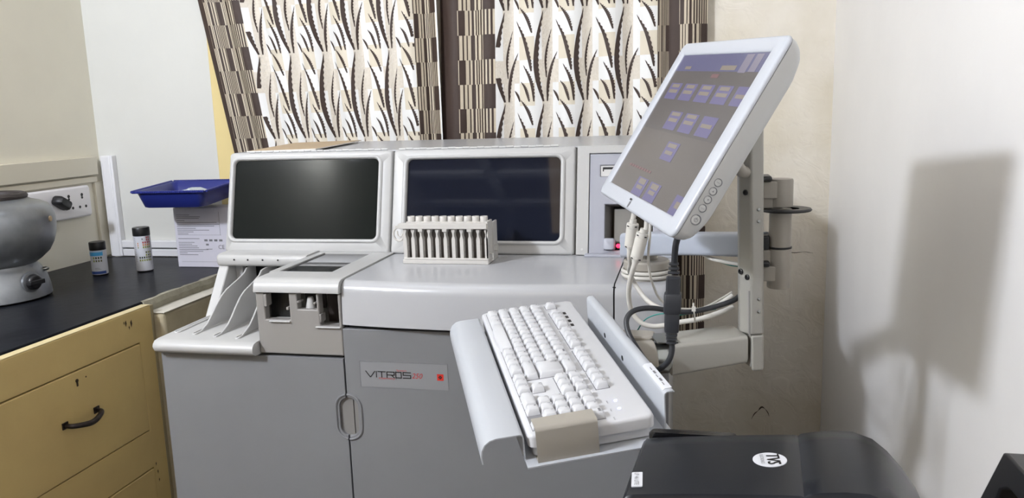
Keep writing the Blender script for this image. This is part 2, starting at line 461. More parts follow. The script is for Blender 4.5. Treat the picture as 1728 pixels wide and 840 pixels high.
pr = [(-.048, .018, .066, .078, 'label_blue'), (-.048, .026, .006, .015, 'label_navy'), (-.048, .02, .0795, .081, 'label_blue')]
for j, z in enumerate((.056, .046)):
    for i in range(4): pr.append((-.024 + i * .010, -.018 + i * .010, z, z + .0065, ('sq_dark', 'sq_olive')[j] if i > 0 else 'sq_green'))
for i in range(3): pr.append((-.02, .005 - i * .004, .020 + i * .003, .0207 + i * .003, 'ink_grey'))
bottle('test_strip_bottle', 'shorter black capped white test strip bottle with blue bands', (-1.880, 2.20, -.49), .0245, .110, .027, [(a * .73, c * .73, d, e, f) for a, c, d, e, f in pr])

# white carton and blue tray
t = thing('carton', 'white cardboard carton printed with fine text, standing under the blue tray', 'box', (-1.58, 2.38, -.49))
b = MB(); b.box(-1.688, -1.47, 2.34, 2.44, -.4895, -.288); b.build('carton_body', 'paper_white', t, bevel=.0015)
b = MB()
for i, (z, l) in enumerate(((-.312, .05), (-.318, .09), (-.323, .085), (-.331, .03), (-.337, .15), (-.343, .16), (-.349, .14), (-.357, .07), (-.363, .12), (-.369, .06), (-.376, .04), (-.392, .08), (-.405, .06), (-.411, .05), (-.417, .07), (-.423, .075), (-.429, .11), (-.435, .09), (-.441, .03), (-.447, .07))):
    b.box(-1.678, -1.678 + l, 2.3393, 2.3397, z - .0009, z + .0009)
b.box(-1.678, -1.515, 2.3393, 2.3397, -.3795, -.3789); b.box(-1.672, -1.53, 2.3393, 2.3397, -.4712, -.4706)
b.box(-1.518, -1.5174, 2.3393, 2.3397, -.38, -.30)
for i in range(4): b.box(-1.58 + i * .0185, -1.568 + i * .0185, 2.3393, 2.3397, -.401, -.394)
b.box(-1.575, -1.565, 2.3393, 2.3397, -.415, -.409); b.box(-1.575, -1.553, 2.3393, 2.3397, -.428, -.4265)
add_text(b, 'CE', (-1.529, 2.3393, -.427), (1, 0, 0), (0, 0, 1), h=.014)
b.build('printed_text', 'ink_grey', t, smooth=False)

# blue tray: tapered walls, ribbed rolled rim
fl = V((-1.710, 2.17, -.217)); fr_ = V((-1.458, 2.190, -.217)); bl = V((-1.760, 2.455, -.2070))
ux = (fr_ - fl); uy = (bl - fl)
br = fl + ux + uy
t = thing('plastic_tray', 'deep blue plastic tray with a ribbed rim resting on the white carton', 'tray', (-1.60, 2.33, -.288))
def tp(u, v, dz, ins=0.0):
    """point on the tray: u, v in 0..1 over the rim rectangle, inset and lowered"""
    W_, D_ = ux.length, uy.length
    uu = ins / W_ + u * (1 - 2 * ins / W_); vv = ins / D_ + v * (1 - 2 * ins / D_)
    return fl + ux * uu + uy * vv + V((0, 0, dz))
def tloop(dz, ins, r=.03):
    W_, D_ = ux.length, uy.length
    return [tp(x / W_, y / D_, dz, ins) for x, y in rrect(0, W_, 0, D_, r, 6)]
b = MB()
b.loft([tloop(-.054, .026), tloop(-.052, .022), tloop(-.004, .007), tloop(-.003, .0), tloop(0, .0), tloop(.0005, .004), tloop(-.004, .0095), tloop(-.048, .024), tloop(-.050, .030)])
b.build('basin', 'navy', t, angle=50)
b = MB()
for e0, e1, n in (((0.02, 0), (.98, 0), 34), ((0, .02), (0, .98), 38), ((.02, 1), (.98, 1), 34), ((1, .02), (1, .98), 38)):
    for i in range(n):
        u = e0[0] + (e1[0] - e0[0]) * (i + .5) / n; v = e0[1] + (e1[1] - e0[1]) * (i + .5) / n
        p = tp(u, v, .0)
        b.lathe([(.0016, -.005), (.0046, -.0035), (.0048, .0008), (.0026, .0034)], p, n=8)
b.build('rim_ribs', 'navy', t)
t2 = thing('plastic_pouch', 'small clear plastic pouch lying inside the blue tray', 'pouch', tp(.45, .6, -.046))
b = MB(); c = tp(.5, .5, -.046)
lps = []
for k, (s, h) in enumerate(((.98, 0), (1, .004), (.9, .02), (.5, .034), (.15, .036))):
    lps.append([c + V((x * s, y * s, h + .004 * math.sin(x * 90 + y * 50) * (k > 1))) for x, y in rrect(-.055, .055, -.07, .07, .015, 5)])
b.loft(lps); b.build('pouch_body', 'pouch', t2)

# socket strip with plug
t = thing('socket_panel', 'white double socket and switch panel on the left wall below the cream rail', 'electrical socket', (XL, 2.28, -.27))
fn = lambda u, v, d: V((XL + d, u, v))
b = MB(); b.loft([[fn(u, v, d) for u, v in rrect(2.10 + i, 2.443 - i, -.325 + i, -.216 - i, .008, 4)] for d, i in ((.001, 0), (.020, 0), (.026, .004), (.027, .007))])
b.build('plate', 'socket_white', t, angle=50)
holes = []
for yc in (2.335, 2.397):
    for dy, dz, r in ((.002, .022, .0058), (.002, .012, .0045), (-.013, -.02, .005), (.016, -.02, .005)):
        holes.append((yc, r, (XL + .0268, yc + dy, -.268 + dz)))
for yc in (2.335, 2.397):
    b = MB(); b.loft([[fn(u, v, d) for u, v in rrect(yc - .026 + i, yc + .028 - i, -.308 + i, -.232 - i, .005, 3)] for d, i in ((.0262, 0), (.0268, 0.0005))]); si = b.build('socket_insert', 'socket_white', t, angle=50)
    for yh, rh, ph in holes:
        if yh == yc:
            b = MB(); b.lathe([(rh, 0), (rh, .0008)], ph, (1, 0, 0), 12); b.build('socket_hole', 'black_plastic', si)
b = MB(); b.loft([[fn(u, v, d) for u, v in rrect(2.18 + i, 2.203 - i, -.29 + i, -.248 - i, .003, 3)] for d, i in ((.026, 0), (.032, .001), (.033, .003))]); b.build('switch', 'socket_white', t, angle=50)
t = thing('power_plug', 'black angled power plug pushed into the white wall socket panel', 'plug', (XL + .03, 2.28, -.265))
b = MB()
fm = Matrix.Translation((XL + .03, 2.285, -.262)) @ Matrix.Rotation(math.radians(-32), 4, 'X')
lps = []
for x, s in ((-.0022, .9), (.004, 1.0), (.024, .95), (.034, .7)):
    lps.append([fm @ V((x, u * s, v * s)) for u, v in rrect(-.030, .034, -.017, .017, .012, 5)])
b.loft(lps); b.build('plug_body', 'black_plastic', t, angle=50)

# ================================================================== CHEMISTRY ANALYZER
t = thing('chemistry_analyzer', 'large off-white laboratory chemistry analyzer with two dark windows in front of the curtain', 'laboratory machine', (-.6, 1.95, ZF))
A0 = V((0, 1.82, -.337)); tdir = V((0, .065, .249)).normalized(); nout = V((0, -.249, .065)).normalized()
FP = lambda x, s, d: V((x, 0, 0)) + A0 + tdir * s + nout * d         # tilted front face: x, distance up the face, distance out
SL = V((0, .065, .249)).length
# carcass
b = MB()
b.box(-1.143, -.035, 1.535, 2.355, -1.30, -.520)
b.box(-.885, -.034, 1.62, 2.355, -.519, -.352)
b.box(-1.148, -.034, 1.840, 2.355, -.5195, -.352)
b.prism([(1.835, -.351), (1.899, -.092), (2.358, -.086), (2.358, -.351)], YZ, -1.165, -.200)
b.prism([(1.900, -.351), (1.965, -.092), (2.358, -.086), (2.358, -.351)], YZ, -.1999, -.0365)
b.prism([(1.835, -.351), (1.899, -.092), (2.358, -.086), (2.358, -.351)], YZ, -.0364, -.032)
b.build('carcass', 'plastic', t, bevel=.002)
b = MB(); b.prism([(1.893, -.0925), (1.893, -.0885), (2.36, -.0815), (2.36, -.0915)], YZ, -1.167, -.030); b.build('top_panel', 'plastic_top', t, bevel=.0015)
for i, (xx, zz) in enumerate(((-1.08, 1.62), (-.1, 1.62), (-1.08, 2.28), (-.1, 2.28))):
    b = MB(); b.lathe([(.03, 0), (.03, .03), (.018, .032), (.018, .062)], (xx, zz, ZF), n=20); b.build('foot', 'black_plastic', t)
# tilted window panels
def wframe(x0, x1, wx0, wx1, ws0, ws1):
    b = MB()
    def lp(a0, a1, b0, b1, r, d): return [FP(x, s, d) for x, s in rrect(a0, a1, b0, b1, r, 6)]
    b.loft([lp(x0, x1, -.002, SL, .004, -.02), lp(x0, x1, -.002, SL, .006, -.006), lp(x0 + .0015, x1 - .0015, -.0005, SL - .0015, .007, -.0015), lp(x0 + .005, x1 - .005, .003, SL - .005, .009, 0),
            lp(wx0 - .0125, wx1 + .0125, ws0 - .0105, ws1 + .0095, .022, .0003), lp(wx0 - .0108, wx1 + .0108, ws0 - .0090, ws1 + .0080, .021, .0035), lp(wx0 - .0085, wx1 + .0085, ws0 - .0072, ws1 + .0066, .0195, .0052), lp(wx0 - .0050, wx1 + .0050, ws0 - .0045, ws1 + .0045, .017, .0054),
            lp(wx0 - .0022, wx1 + .0022, ws0 - .002, ws1 + .002, .0145, .0042), lp(wx0, wx1, ws0, ws1, .013, -.002), lp(wx0, wx1, ws0, ws1, .013, -.014)], cap0=False, cap1=False)
    return b.build('window_panel', 'plastic', t, angle=60)
def wglass(wx0, wx1, ws0, ws1, m, p):
    b = MB(); b.loft([[FP(x, s, d) for x, s in rrect(wx0 - .004, wx1 + .004, ws0 - .004, ws1 + .004, .014, 6)] for d in (-.012, -.004)])
    return b.build('dark_window', m, p, smooth=False)
p1 = wframe(-1.172, -.7195, -1.1545, -.7555, .0328, .2365); wglass(-1.1545, -.7555, .0328, .2365, 'glass_dark', p1)
p2 = wframe(-.7155, -.2580, -.6775, -.2930, .0305, .2322); wglass(-.6775, -.2930, .0305, .2322, 'glass_blue', p2)
# right hand panel with grey inset
b = MB()
plate(b, [-.2530, -.2245, -.030], [-.002, .0005, .2395, SL], {(1, 1)}, -.020, 0, FP)
b.build('end_panel', 'plastic', t, bevel=.004, seg=3)
b = MB()
plate(b, [-.2235, -.1985, -.1865, -.075, -.052, -.032], [.001, .010, .118, .184, .211, .2385], {(2, 1), (2, 3), (1, 3)}, -.014, -.003, FP)
ins = b.build('grey_inset', 'inset_grey', t, bevel=.002)
b = MB(); b.box(-.231, -.030, 1.800, 1.8215, -.3415, -.3345); b.build('inset_ledge', 'inset_grey', ins, bevel=.002)
b = MB(); b.loft([[FP(x, s, d) for x, s in rrect(-.1978, -.0755, .1848, .2102, .002, 3)] for d in (-.013, -.006)]); fd = b.build('disk_drive', 'plastic_white', ins, angle=60)
b = MB(); b.loft([[FP(x, s, d) for x, s in rrect(-.193, -.085, .2015, .2065, .001, 2)] for d in (-.0062, -.0055)]); b.loft([[FP(x, s, d) for x, s in rrect(-.193, -.1905, .1965, .2018, .0005, 2)] for d in (-.0062, -.0055)]); b.build('disk_slot', 'gap_dark', fd, smooth=False)
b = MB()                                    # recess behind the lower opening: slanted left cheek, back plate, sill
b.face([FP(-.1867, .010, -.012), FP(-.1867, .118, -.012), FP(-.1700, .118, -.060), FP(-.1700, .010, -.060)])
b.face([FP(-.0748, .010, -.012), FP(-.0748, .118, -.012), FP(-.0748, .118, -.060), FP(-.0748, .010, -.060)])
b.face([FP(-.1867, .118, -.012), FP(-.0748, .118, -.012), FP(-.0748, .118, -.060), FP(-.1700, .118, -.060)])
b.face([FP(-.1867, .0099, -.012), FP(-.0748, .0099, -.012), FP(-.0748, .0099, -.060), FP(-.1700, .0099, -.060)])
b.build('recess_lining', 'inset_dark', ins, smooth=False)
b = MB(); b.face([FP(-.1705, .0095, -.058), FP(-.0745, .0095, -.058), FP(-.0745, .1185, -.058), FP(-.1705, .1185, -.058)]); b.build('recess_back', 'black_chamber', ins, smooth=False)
b = MB(); b.loft([[FP(x, s, d) for x, s in rrect(-.166, -.120, .03, .110, .002, 3)] for d in (-.0575, -.030)]); b.build('metal_plate', 'metal_panel', ins, angle=60)
b = MB(); b.loft([[FP(x, s, d) for x, s in rrect(-.189 + i, -.1615 - i, .0105, .0375 - i, .005, 4)] for d, i in ((-.02, 0), (.004, 0), (.008, .001), (.010, .003))]); kb_ = b.build('latch', 'inset_grey', ins, angle=60)
b = MB(); b.lathe([(.0001, -.0052), (.0028, -.0045), (.0048, -.002), (.0052, 0), (.0048, .002), (.0028, .0045), (.0001, .0052)], FP(-.1535, .0195, .003), nout, 16); b.build('red_lamp', 'led_red', ins)
b = MB(); b.lathe([(.0044, -.02), (.0046, -.003), (.003, -.002)], FP(-.1535, .0195, .0), nout, 14); b.build('lamp_socket', 'inset_dark', ins)
# piano hinge strips along the top
for xa, xb in ((-1.12, -.735), (-.705, -.300)):
    b = MB(); n = 22
    for i in range(n):
        u0 = xa + (xb - xa) * i / n; u1 = xa + (xb - xa) * (i + 1) / n - .0012
        b.lathe([(.0022, 0), (.0022, u1 - u0)], (u0, 1.8935, -.0868 + (.0007 if i % 2 else 0)), (1, 0, 0), 8)
    b.build('hinge_strip', 'plastic_white', t)

# worktop with rounded nose and apron
def nose(yf, z0, zt, yb, r=.024):
    P = [(yf + .012, z0), (yf, z0 + .004)]
    for k in range(7):
        a = PI - PI / 2 * k / 6
        P.append((yf + .004 + r + r * math.cos(a), zt - r + r * math.sin(a)))
    P += [(yb, zt), (yb, zt - .02), (yf + .05, zt - .03), (yf + .05, z0)]
    return P
def bow(x):                       # the long front bulges very slightly
    k = (x + .706) / .571
    return -.020 * math.sin(PI * min(max(k, 0), 1)) ** .8 if 0 < k < 1 else 0
b = MB()
xs = [-.7055 + i * (.7055 - .1375) / 24 for i in range(25)]
b.loft([[V((x, y + bow(x) * (1 if y < 1.6 else 0), z)) for y, z in nose(1.5, -.4375, -.341, 1.832)] for x in xs])
b.build('worktop', 'plastic_top', t, angle=50)
b = MB(); b.loft([[V((x, y + (0 if y > 1.6 else q), z)) for y, z in nose(1.5, -.4375, -.341, 1.832)] for x, q in ((-.1345, 0), (-.045, .0), (-.034, .006), (-.0295, .02))])
b.build('end_cover', 'plastic_top', t, angle=50)
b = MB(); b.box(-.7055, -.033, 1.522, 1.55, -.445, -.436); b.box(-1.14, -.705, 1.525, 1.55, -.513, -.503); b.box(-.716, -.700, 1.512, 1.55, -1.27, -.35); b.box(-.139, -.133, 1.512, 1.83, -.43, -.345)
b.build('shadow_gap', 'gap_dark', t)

# left slide tray with fins
b = MB()
P = [(1.497, -.505), (1.482, -.504), (1.474, -.499), (1.470, -.491), (1.472, -.483), (1.479, -.477), (1.492, -.475), (1.834, -.4735), (1.834, -.505)]
def trayx(x): return P
b.loft([[V((x, y + (q if y < 1.6 else 0), z - (zz if z > -.49 else 0))) for y, z in P] for x, q, zz in ((-1.1545, .016, .006), (-1.1525, .007, .002), (-1.147, .001, 0), (-1.13, 0, 0), (-.92, 0, 0), (-.9045, 0, 0))])
b.build('slide_shelf', 'plastic', t, angle=50)
fprof = [(1.5405, -.475), (1.556, -.4690), (1.5732, -.462), (1.592, -.4475), (1.6146, -.4290), (1.640, -.4115), (1.6634, -.4010), (1.690, -.3940), (1.7117, -.3885), (1.732, -.3825), (1.7453, -.3780), (1.7593, -.3680)]
for k, (fx, dy) in enumerate(((-1.077, 0), (-1.017, -.012), (-.958, -.019))):
    b = MB()
    top = [(y + dy - (.022 * (1 if k else 0) * max(0, (y - 1.60) / .16)), z + .002 * k) for y, z in fprof]
    out = top + [(top[-1][0] + .02, -.364), (1.80, -.364), (1.80, -.4755)]
    lp0 = [V((fx - .0022, y, z)) for y, z in out]; lp1 = [V((fx + .0022, y, z)) for y, z in out]
    b.loft([lp0, lp1]); f_ = b.build('divider_fin', 'plastic', t, bevel=.0012)
    b = MB(); y0_ = 1.524 + dy
    b.loft([[V((x, y, z)) for x, y in rrect(fx - .010 + i, fx + .003 - i, y0_ + i, 1.70 - i, .006, 4)] for z, i in ((-.476, 0), (-.4728, 0), (-.4712, .002))]); b.build('fin_foot', 'plastic', f_, angle=60)
b = MB()
b.loft([[V((x, y, z)) for x, y in rrect(-1.142 + i, -1.124 - i, 1.535 + i, 1.72 - i, .008, 4)] for z, i in ((-.476, 0), (-.4728, 0), (-.4712, .002))]); b.build('shelf_rib', 'plastic', t, angle=60)
b = MB(); b.prism([(1.757, -.360), (1.835, -.360), (1.835, -.476), (1.676, -.476)], YZ, -1.151, -1.124); b.build('side_cheek', 'plastic', t, bevel=.003)
b = MB(); b.box(-1.124, -1.104, 1.785, 1.835, -.474, -.362); b.build('inner_cheek', 'plastic', t, bevel=.002)
b = MB(); b.box(-1.106, -.905, 1.802, 1.834, -.4735, -.362); b.build('slide_opening', 'black_chamber', t)
b = MB()
P = [(1.760, -.3640), (1.751, -.3610), (1.7475, -.355), (1.747, -.343), (1.750, -.3365), (1.757, -.3340), (1.80, -.3335), (1.826, -.3335), (1.84, -.364)]
b.loft([[V((x, y + (q if y < 1.79 else 0), z)) for y, z in P] for x, q in ((-1.1555, .012), (-1.1525, .004), (-1.145, 0), (-.9075, 0))])
lg = b.build('slide_hood', 'plastic', t, angle=50)
for x in (-1.1015, -1.064, -1.0235, -.982):
    b = MB(); b.lathe([(.0022, 0), (.0022, .0012)], (x, 1.7468, -.3455), (0, -1, 0), 10); b.build('indicator_hole', 'ink_black', lg)

# sample tower
b = MB()
plate(b, [-.9035, -.884, -.826, -.807, -.763, -.757, -.714, -.7075], [-.503, -.438, -.427, -.403, -.3675],
      {(1, 2), (1, 3), (3, 3), (5, 1), (5, 2), (5, 3)}, 1.5, 1.522, XZ)
b.build('tower_front', 'apron', t, bevel=.003, seg=3)
b = MB(); b.box(-.9035, -.899, 1.5455, 1.80, -.503, -.3675); b.build('tower_side', 'apron', t)
b = MB(); b.box(-.7115, -.7078, 1.5455, 1.80, -.503, -.3675); b.build('tower_side', 'apron', t)
b = MB(); b.box(-.886, -.824, 1.532, 1.536, -.43, -.365); b.build('tower_chamber', 'black_chamber', t)
b = MB(); b.box(-.81, -.762, 1.545, 1.549, -.41, -.365); b.build('tower_chamber', 'brown_chamber', t)
b = MB(); b.box(-.758, -.712, 1.545, 1.549, -.44, -.365); b.build('tower_chamber', 'brown_chamber', t)
b = MB(); b.lathe([(.0108, 0), (.0100, .004), (.0064, .021), (.0054, .0235), (.001, .024)], (-.7845, 1.518, -.4025), n=20); b.build('sample_nozzle', 'plastic', t)
for (x0, x1, z0, z1) in ((-.8835, -.8765, -.398, -.371), (-.832, -.8265, -.4045, -.398), (-.8065, -.801, -.3885, -.384), (-.768, -.7635, -.391, -.386), (-.7565, -.7525, -.43, -.412)):
    b = MB(); b.box(x0, x1, 1.497, 1.52, z0, z1); b.build('guide_tab', 'apron', t, bevel=.0015)
for (x0, x1, z) in ((-.8735, -.825, -.4283), (-.7665, -.7105, -.4385)):
    b = MB(); b.box(x0, x1, 1.4945, 1.53, z - .003, z); b.build('opening_sill', 'plastic', t, bevel=.001)
b = MB()
yf = 1.492
prof = [(yf + .010, -.3665), (yf + .001, -.3655), (yf, -.362), (yf + .002, -.350), (yf + .007, -.3425), (yf + .018, -.3385), (yf + .034, -.3375), (1.575, -.3375)]
# cover: front nose plus frame round the glass
b.loft([[V((x, y + (q if y < 1.55 else 0), z - zz)) for y, z in prof + [(1.575, -.366)]] for x, q, zz in ((-.9085, .014, .004), (-.9065, .005, .0015), (-.902, .0, 0), (-.7075, 0, 0))])
plate(b, [-.9085, -.888, -.761, -.7075], [1.575, 1.5815, 1.812, 1.832], {(1, 1)}, -.366, -.3375, XY)
b.build('tower_cover', 'plastic', t, angle=45)
b = MB(); b.box(-.8885, -.7605, 1.581, 1.8125, -.350, -.3405); b.build('cover_glass', 'glass_cover', t)

# doors: outline with a half capsule cut for the shared handle recess
hx, hz, hw, hh = -.7055, -.6385, .0215, .043
def capsule(side, off=0.0, n=12):
    """right side (+1) or left side (-1) half of the capsule, bottom to top"""
    r = hw + off; P = []
    for k in range(n + 1):
        a = -PI / 2 + PI / 2 * k / n; P.append((hx + side * r * math.cos(a), hz - hh + r * math.sin(a) + hw))
    for k in range(n + 1):
        a = PI / 2 * k / n; P.append((hx + side * r * math.cos(a), hz + hh - hw + r * math.sin(a)))
    return P
xl = -.7105
def cut(side, xcut, off=0.0):
    C = [p for p in capsule(side, off) if (p[0] < xcut if side < 0 else p[0] > xcut)]
    r = hw + off; dz = math.sqrt(max(r * r - (xcut - hx) ** 2, 0))
    return [(xcut, hz - hh + hw - dz)] + C + [(xcut, hz + hh - hw + dz)]
def door(name, pts, m, bv=.004):
    b = MB(); b.prism(pts, XZ, 1.5, 1.528); return b.build(name, m, t, bevel=bv, seg=3, angle=30)
dl = door('cabinet_door', [(-1.1495, -1.285), (xl, -1.285)] + cut(-1, xl) + [(xl, -.509), (-1.1495, -.509)], 'door_grey')
xr = -.7070
dr = door('cabinet_door', [(xr, -1.285)] + cut(1, xr) + [(xr, -.4425), (-.031, -.4425), (-.031, -1.285)], 'door_grey')
for side, xc, d in ((-1, xl, dl), (1, xr, dr)):
    b = MB(); P = [V((x, 1.4993, z)) for x, z in cut(side, xc, .0075)]
    b.tube(P, .0026, 8, smooth=0); b.build('handle_rim', 'door_grey', d)
b = MB(); b.box(hx - .0235, hx + .0085, 1.5065, 1.5085, hz - .046, hz + .046); b.build('handle_recess', 'inset_dark', dl)
b = MB(); b.box(hx + .0105, hx + .0235, 1.5065, 1.5085, hz - .046, hz + .046); b.build('handle_recess', 'inset_dark', dr)
# maker's plate
b = MB()
lx0, lx1, lz0, lz1 = -.6735, -.479, -.568, -.5115
b.loft([[V((x, y, z)) for x, z in rrect(lx0 + i, lx1 - i, lz0 + i, lz1 - i, .001, 2)] for y, i in ((1.501, 0), (1.4993, 0))]); lp_ = b.build('maker_plate', 'label_silver', dr, smooth=False)
b = MB()
for (a0, a1, c0, c1) in ((lx0, lx1, lz1 - .0009, lz1), (lx0, lx0 + .0009, lz0, lz1)): b.box(a0, a1, 1.4988, 1.4995, c0, c1)
b.build('plate_edge', 'ink_grey', dr, smooth=False)
b = MB(); yt = 1.4989; ex, ez = (1, 0, .004), (0, 0, 1)
zb = -.5455; x = -.660
wid = {'V': .0200, 'I': .0, 'T': .0165, 'R': .0160, 'O': .0160, 'S': .0165}
def stroke(pts, w=.0021):
    for (a0, c0), (a1, c1) in zip(pts[:-1], pts[1:]):
        d = V((a1 - a0, 0, c1 - c0)); l = d.length; d /= l; n_ = V((-d.z, 0, d.x)) * w / 2; e = d * w * .45
        p, q = V((a0, yt, c0)) - e, V((a1, yt, c1)) + e
        b.face([p + n_, p - n_, q - n_, q + n_])
H = .0122
for ch in 'VITROS':
    Wc = wid[ch]
    if ch == 'V': stroke([(x, zb + H), (x + Wc * .47, zb), (x + Wc * .53, zb), (x + Wc, zb + H)])
    if ch == 'I': stroke([(x, zb), (x, zb + H)])
    if ch == 'T': stroke([(x, zb + H), (x + Wc, zb + H)]); stroke([(x + Wc / 2, zb), (x + Wc / 2, zb + H)])
    if ch == 'R': stroke([(x, zb), (x, zb + H), (x + Wc, zb + H), (x + Wc, zb + H * .45), (x, zb + H * .45)]); stroke([(x + Wc * .6, zb + H * .45), (x + Wc, zb)])
    if ch == 'O':
        stroke([(x, zb), (x, zb + H), (x + Wc * .75, zb + H), (x + Wc * .75, zb), (x, zb)]); stroke([(x + .0005, zb - .004), (x + .0005, zb + H + .003)], .0006)
        xo = x; x -= Wc * .2
    if ch == 'S': stroke([(x + Wc, zb + H), (x, zb + H), (x, zb + H * .52), (x + Wc, zb + H * .52), (x + Wc, zb), (x, zb)])
    x += Wc + .0036
b.build('lettering', 'ink_black', lp_, smooth=False)
b = MB(); add_text(b, 'System', (xo + .002, yt, zb + H + .0012), ex, ez, h=.0048, w=.022); add_text(b, 'Chemistry', (xo - .038, yt, zb - .0052), ex, ez, h=.0052, w=.036)
add_text(b, '250', (-.5575, yt, zb + .0002), ex, ez, h=.0112, w=.0215, shear=.28)
b.build('lettering', 'ink_red', lp_, smooth=False)
b = MB(); b.face([(x_, yt, z_) for x_, z_ in ((-.5025, -.5475), (-.4885, -.5475), (-.4885, -.5335), (-.5025, -.5335))], 0)
b.face([(x_, yt - .0003, z_) for x_, z_ in ((-.4955, -.5450), (-.4912, -.5405), (-.4955, -.5360), (-.4998, -.5405))], 1)
b.face([(x_, yt - .0005, z_) for x_, z_ in ((-.4955, -.5418), (-.4942, -.5405), (-.4955, -.5392), (-.4968, -.5405))], 0)
b.build('emblem', ['ink_redsq', 'ink_black'], lp_, smooth=False)
for xq, zq in ((-.20, -.3385),):
    b = MB(); b.lathe([(.003, 0), (.003, .001)], FP(-.2385, .011, .0), nout, 10); b.build('screw_cover', 'plastic_white', t)

# cardboard on top of the machine
t = thing('cardboard_sheet', 'tan cardboard sheet lying on top of the analyzer in front of the curtain', 'cardboard', (-1.0, 2.15, -.082))
zt_ = lambda y: -.0885 + (y - 1.893) * (.007 / .467)
b = MB()
P = [(-1.135, 1.905), (-.935, 1.9), (-.978, 2.30), (-1.20, 2.30)]
b.loft([[V((x, y, zt_(y) + h + (.0035 if x > -1 else 0))) for x, y in P] for h in (.0008, .0038)], mis=[1, 0])
_t = [f for f in b.bm.faces][-1]; _t.material_index = 0
b.build('sheet', ['cardboard', 'card_edge'], t, smooth=False)

# sample rack on the worktop
t = thing('sample_rack', 'small white ten slot sample rack standing on the analyzer worktop before the right window', 'rack', (-.535, 1.74, -.341))
rx0, rx1, ry = -.6345, -.4355, 1.703
zb, zt2 = -.3408, -.247
RM = Matrix.Translation((0, 0, 0))
b = MB(); b.box(rx0 - .004, rx1 + .001, ry - .004, ry + .092, zb, zb + .0095); b.box(rx0 - .001, rx1 + .001, ry - .0045, ry + .002, zb + .0095, zb + .014); b.build('base', 'rack', t, bevel=.0012)
b = MB(); b.box(rx0 - .010, rx1, ry - .008, ry + .010, zt2 - .0125, zt2)
pitch = (rx1 - rx0 - .006) / 10
for i in (2, 5, 8): b.box(rx0 + .003 + i * pitch - .005, rx0 + .003 + i * pitch + .006, ry - .0075, ry - .003, zt2 - .019, zt2 - .012)
b.build('top_bar', 'rack', t, bevel=.001)
b = MB(); b.box(rx0, rx1, ry + .018, ry + .022, zb + .009, zt2 - .001); b.build('rear_plate', 'rack_dark', t)
for i in range(11):
    xc = rx0 + .003 + i * pitch
    b = MB(); w = .0043
    out = [(-w, 0), (w, 0), (w, .048), (.0022, .054), (.0020, .060), (w * .98, .066), (w * .98, .070), (-w * .98, .070), (-w * .98, .066), (-.0020, .060), (-.0022, .054), (-w, .048)]
    b.prism([(xc + u, zb + .0095 + v) for u, v in out], XZ, ry - .002, ry + .016)
    for dz in (.018, .031):
        b.box(xc - w - .0015, xc + w + .0015, ry + .004, ry + .012, zb + .0095 + dz, zb + .0105 + dz + .0008)
    b.build('slot_divider', 'rack', t, bevel=.0007)
for i in range(10):
    xc = rx0 + .003 + (i + .5) * pitch
    b = MB(); b.lathe([(.0085, 0), (.0088, .001), (.0088, .0145), (.0080, .0155), (.0062, .0155), (.0058, .004)], (xc, ry + .022, zt2 - .002), n=20); b.build('tube_collar', 'rack', t)
b = MB(); b.box(rx0 + .002, rx1 - .001, ry + .012, ry + .040, zt2 - .006, zt2 + .0015); b.build('collar_deck', 'rack', t, bevel=.001)
b = MB(); b.box(rx1 - .004, rx1 + .0015, ry - .002, ry + .040, zb + .009, zt2 + .004); b.box(rx1 - .004, rx1 + .001, ry + .050, ry + .088, zb + .009, zt2 - .004); b.build('end_plate', 'rack', t, bevel=.001)
b = MB(); b.box(rx0 - .004, rx0 + .0015, ry + .004, ry + .088, zb + .009, zt2 - .004); b.build('end_plate', 'rack', t, bevel=.001)
for dy, dz, yy in ((0, .010, ry + .008), (0, .022, ry + .055)):
    b = MB(); P = [(rx1 + .001, yy, zb + dz), (rx1 + .0085, yy, zb + dz), (rx1 + .0095, yy, zb + dz + .001), (rx1 + .0095, yy, zb + dz + .0125), (rx1 + .0085, yy, zb + dz + .0135), (rx1 + .001, yy, zb + dz + .0135)]
    b.tube(P, .0012, 8, smooth=0); b.build('end_loop', 'rack', t)
b = MB(); C = V((rx0 - .0135, ry + .004, zt2 - .026)); P = [C + V((.0125 * math.cos(a), 0, .0155 * math.sin(a))) for a in [math.radians(x) for x in range(60, 361, 20)]]
b.tube(P, .0026, 8, smooth=2); P2 = [C + V((.0065 * math.cos(a) + .003, 0, .0085 * math.sin(a) + .003)) for a in [math.radians(x) for x in range(150, 361, 20)]]; b.tube(P2, .0018, 8, smooth=2)
b.box(rx0 - .022, rx0 - .001, ry + .0, ry + .008, zt2 - .009, zt2 - .0065); b.build('side_hook', 'rack', t)

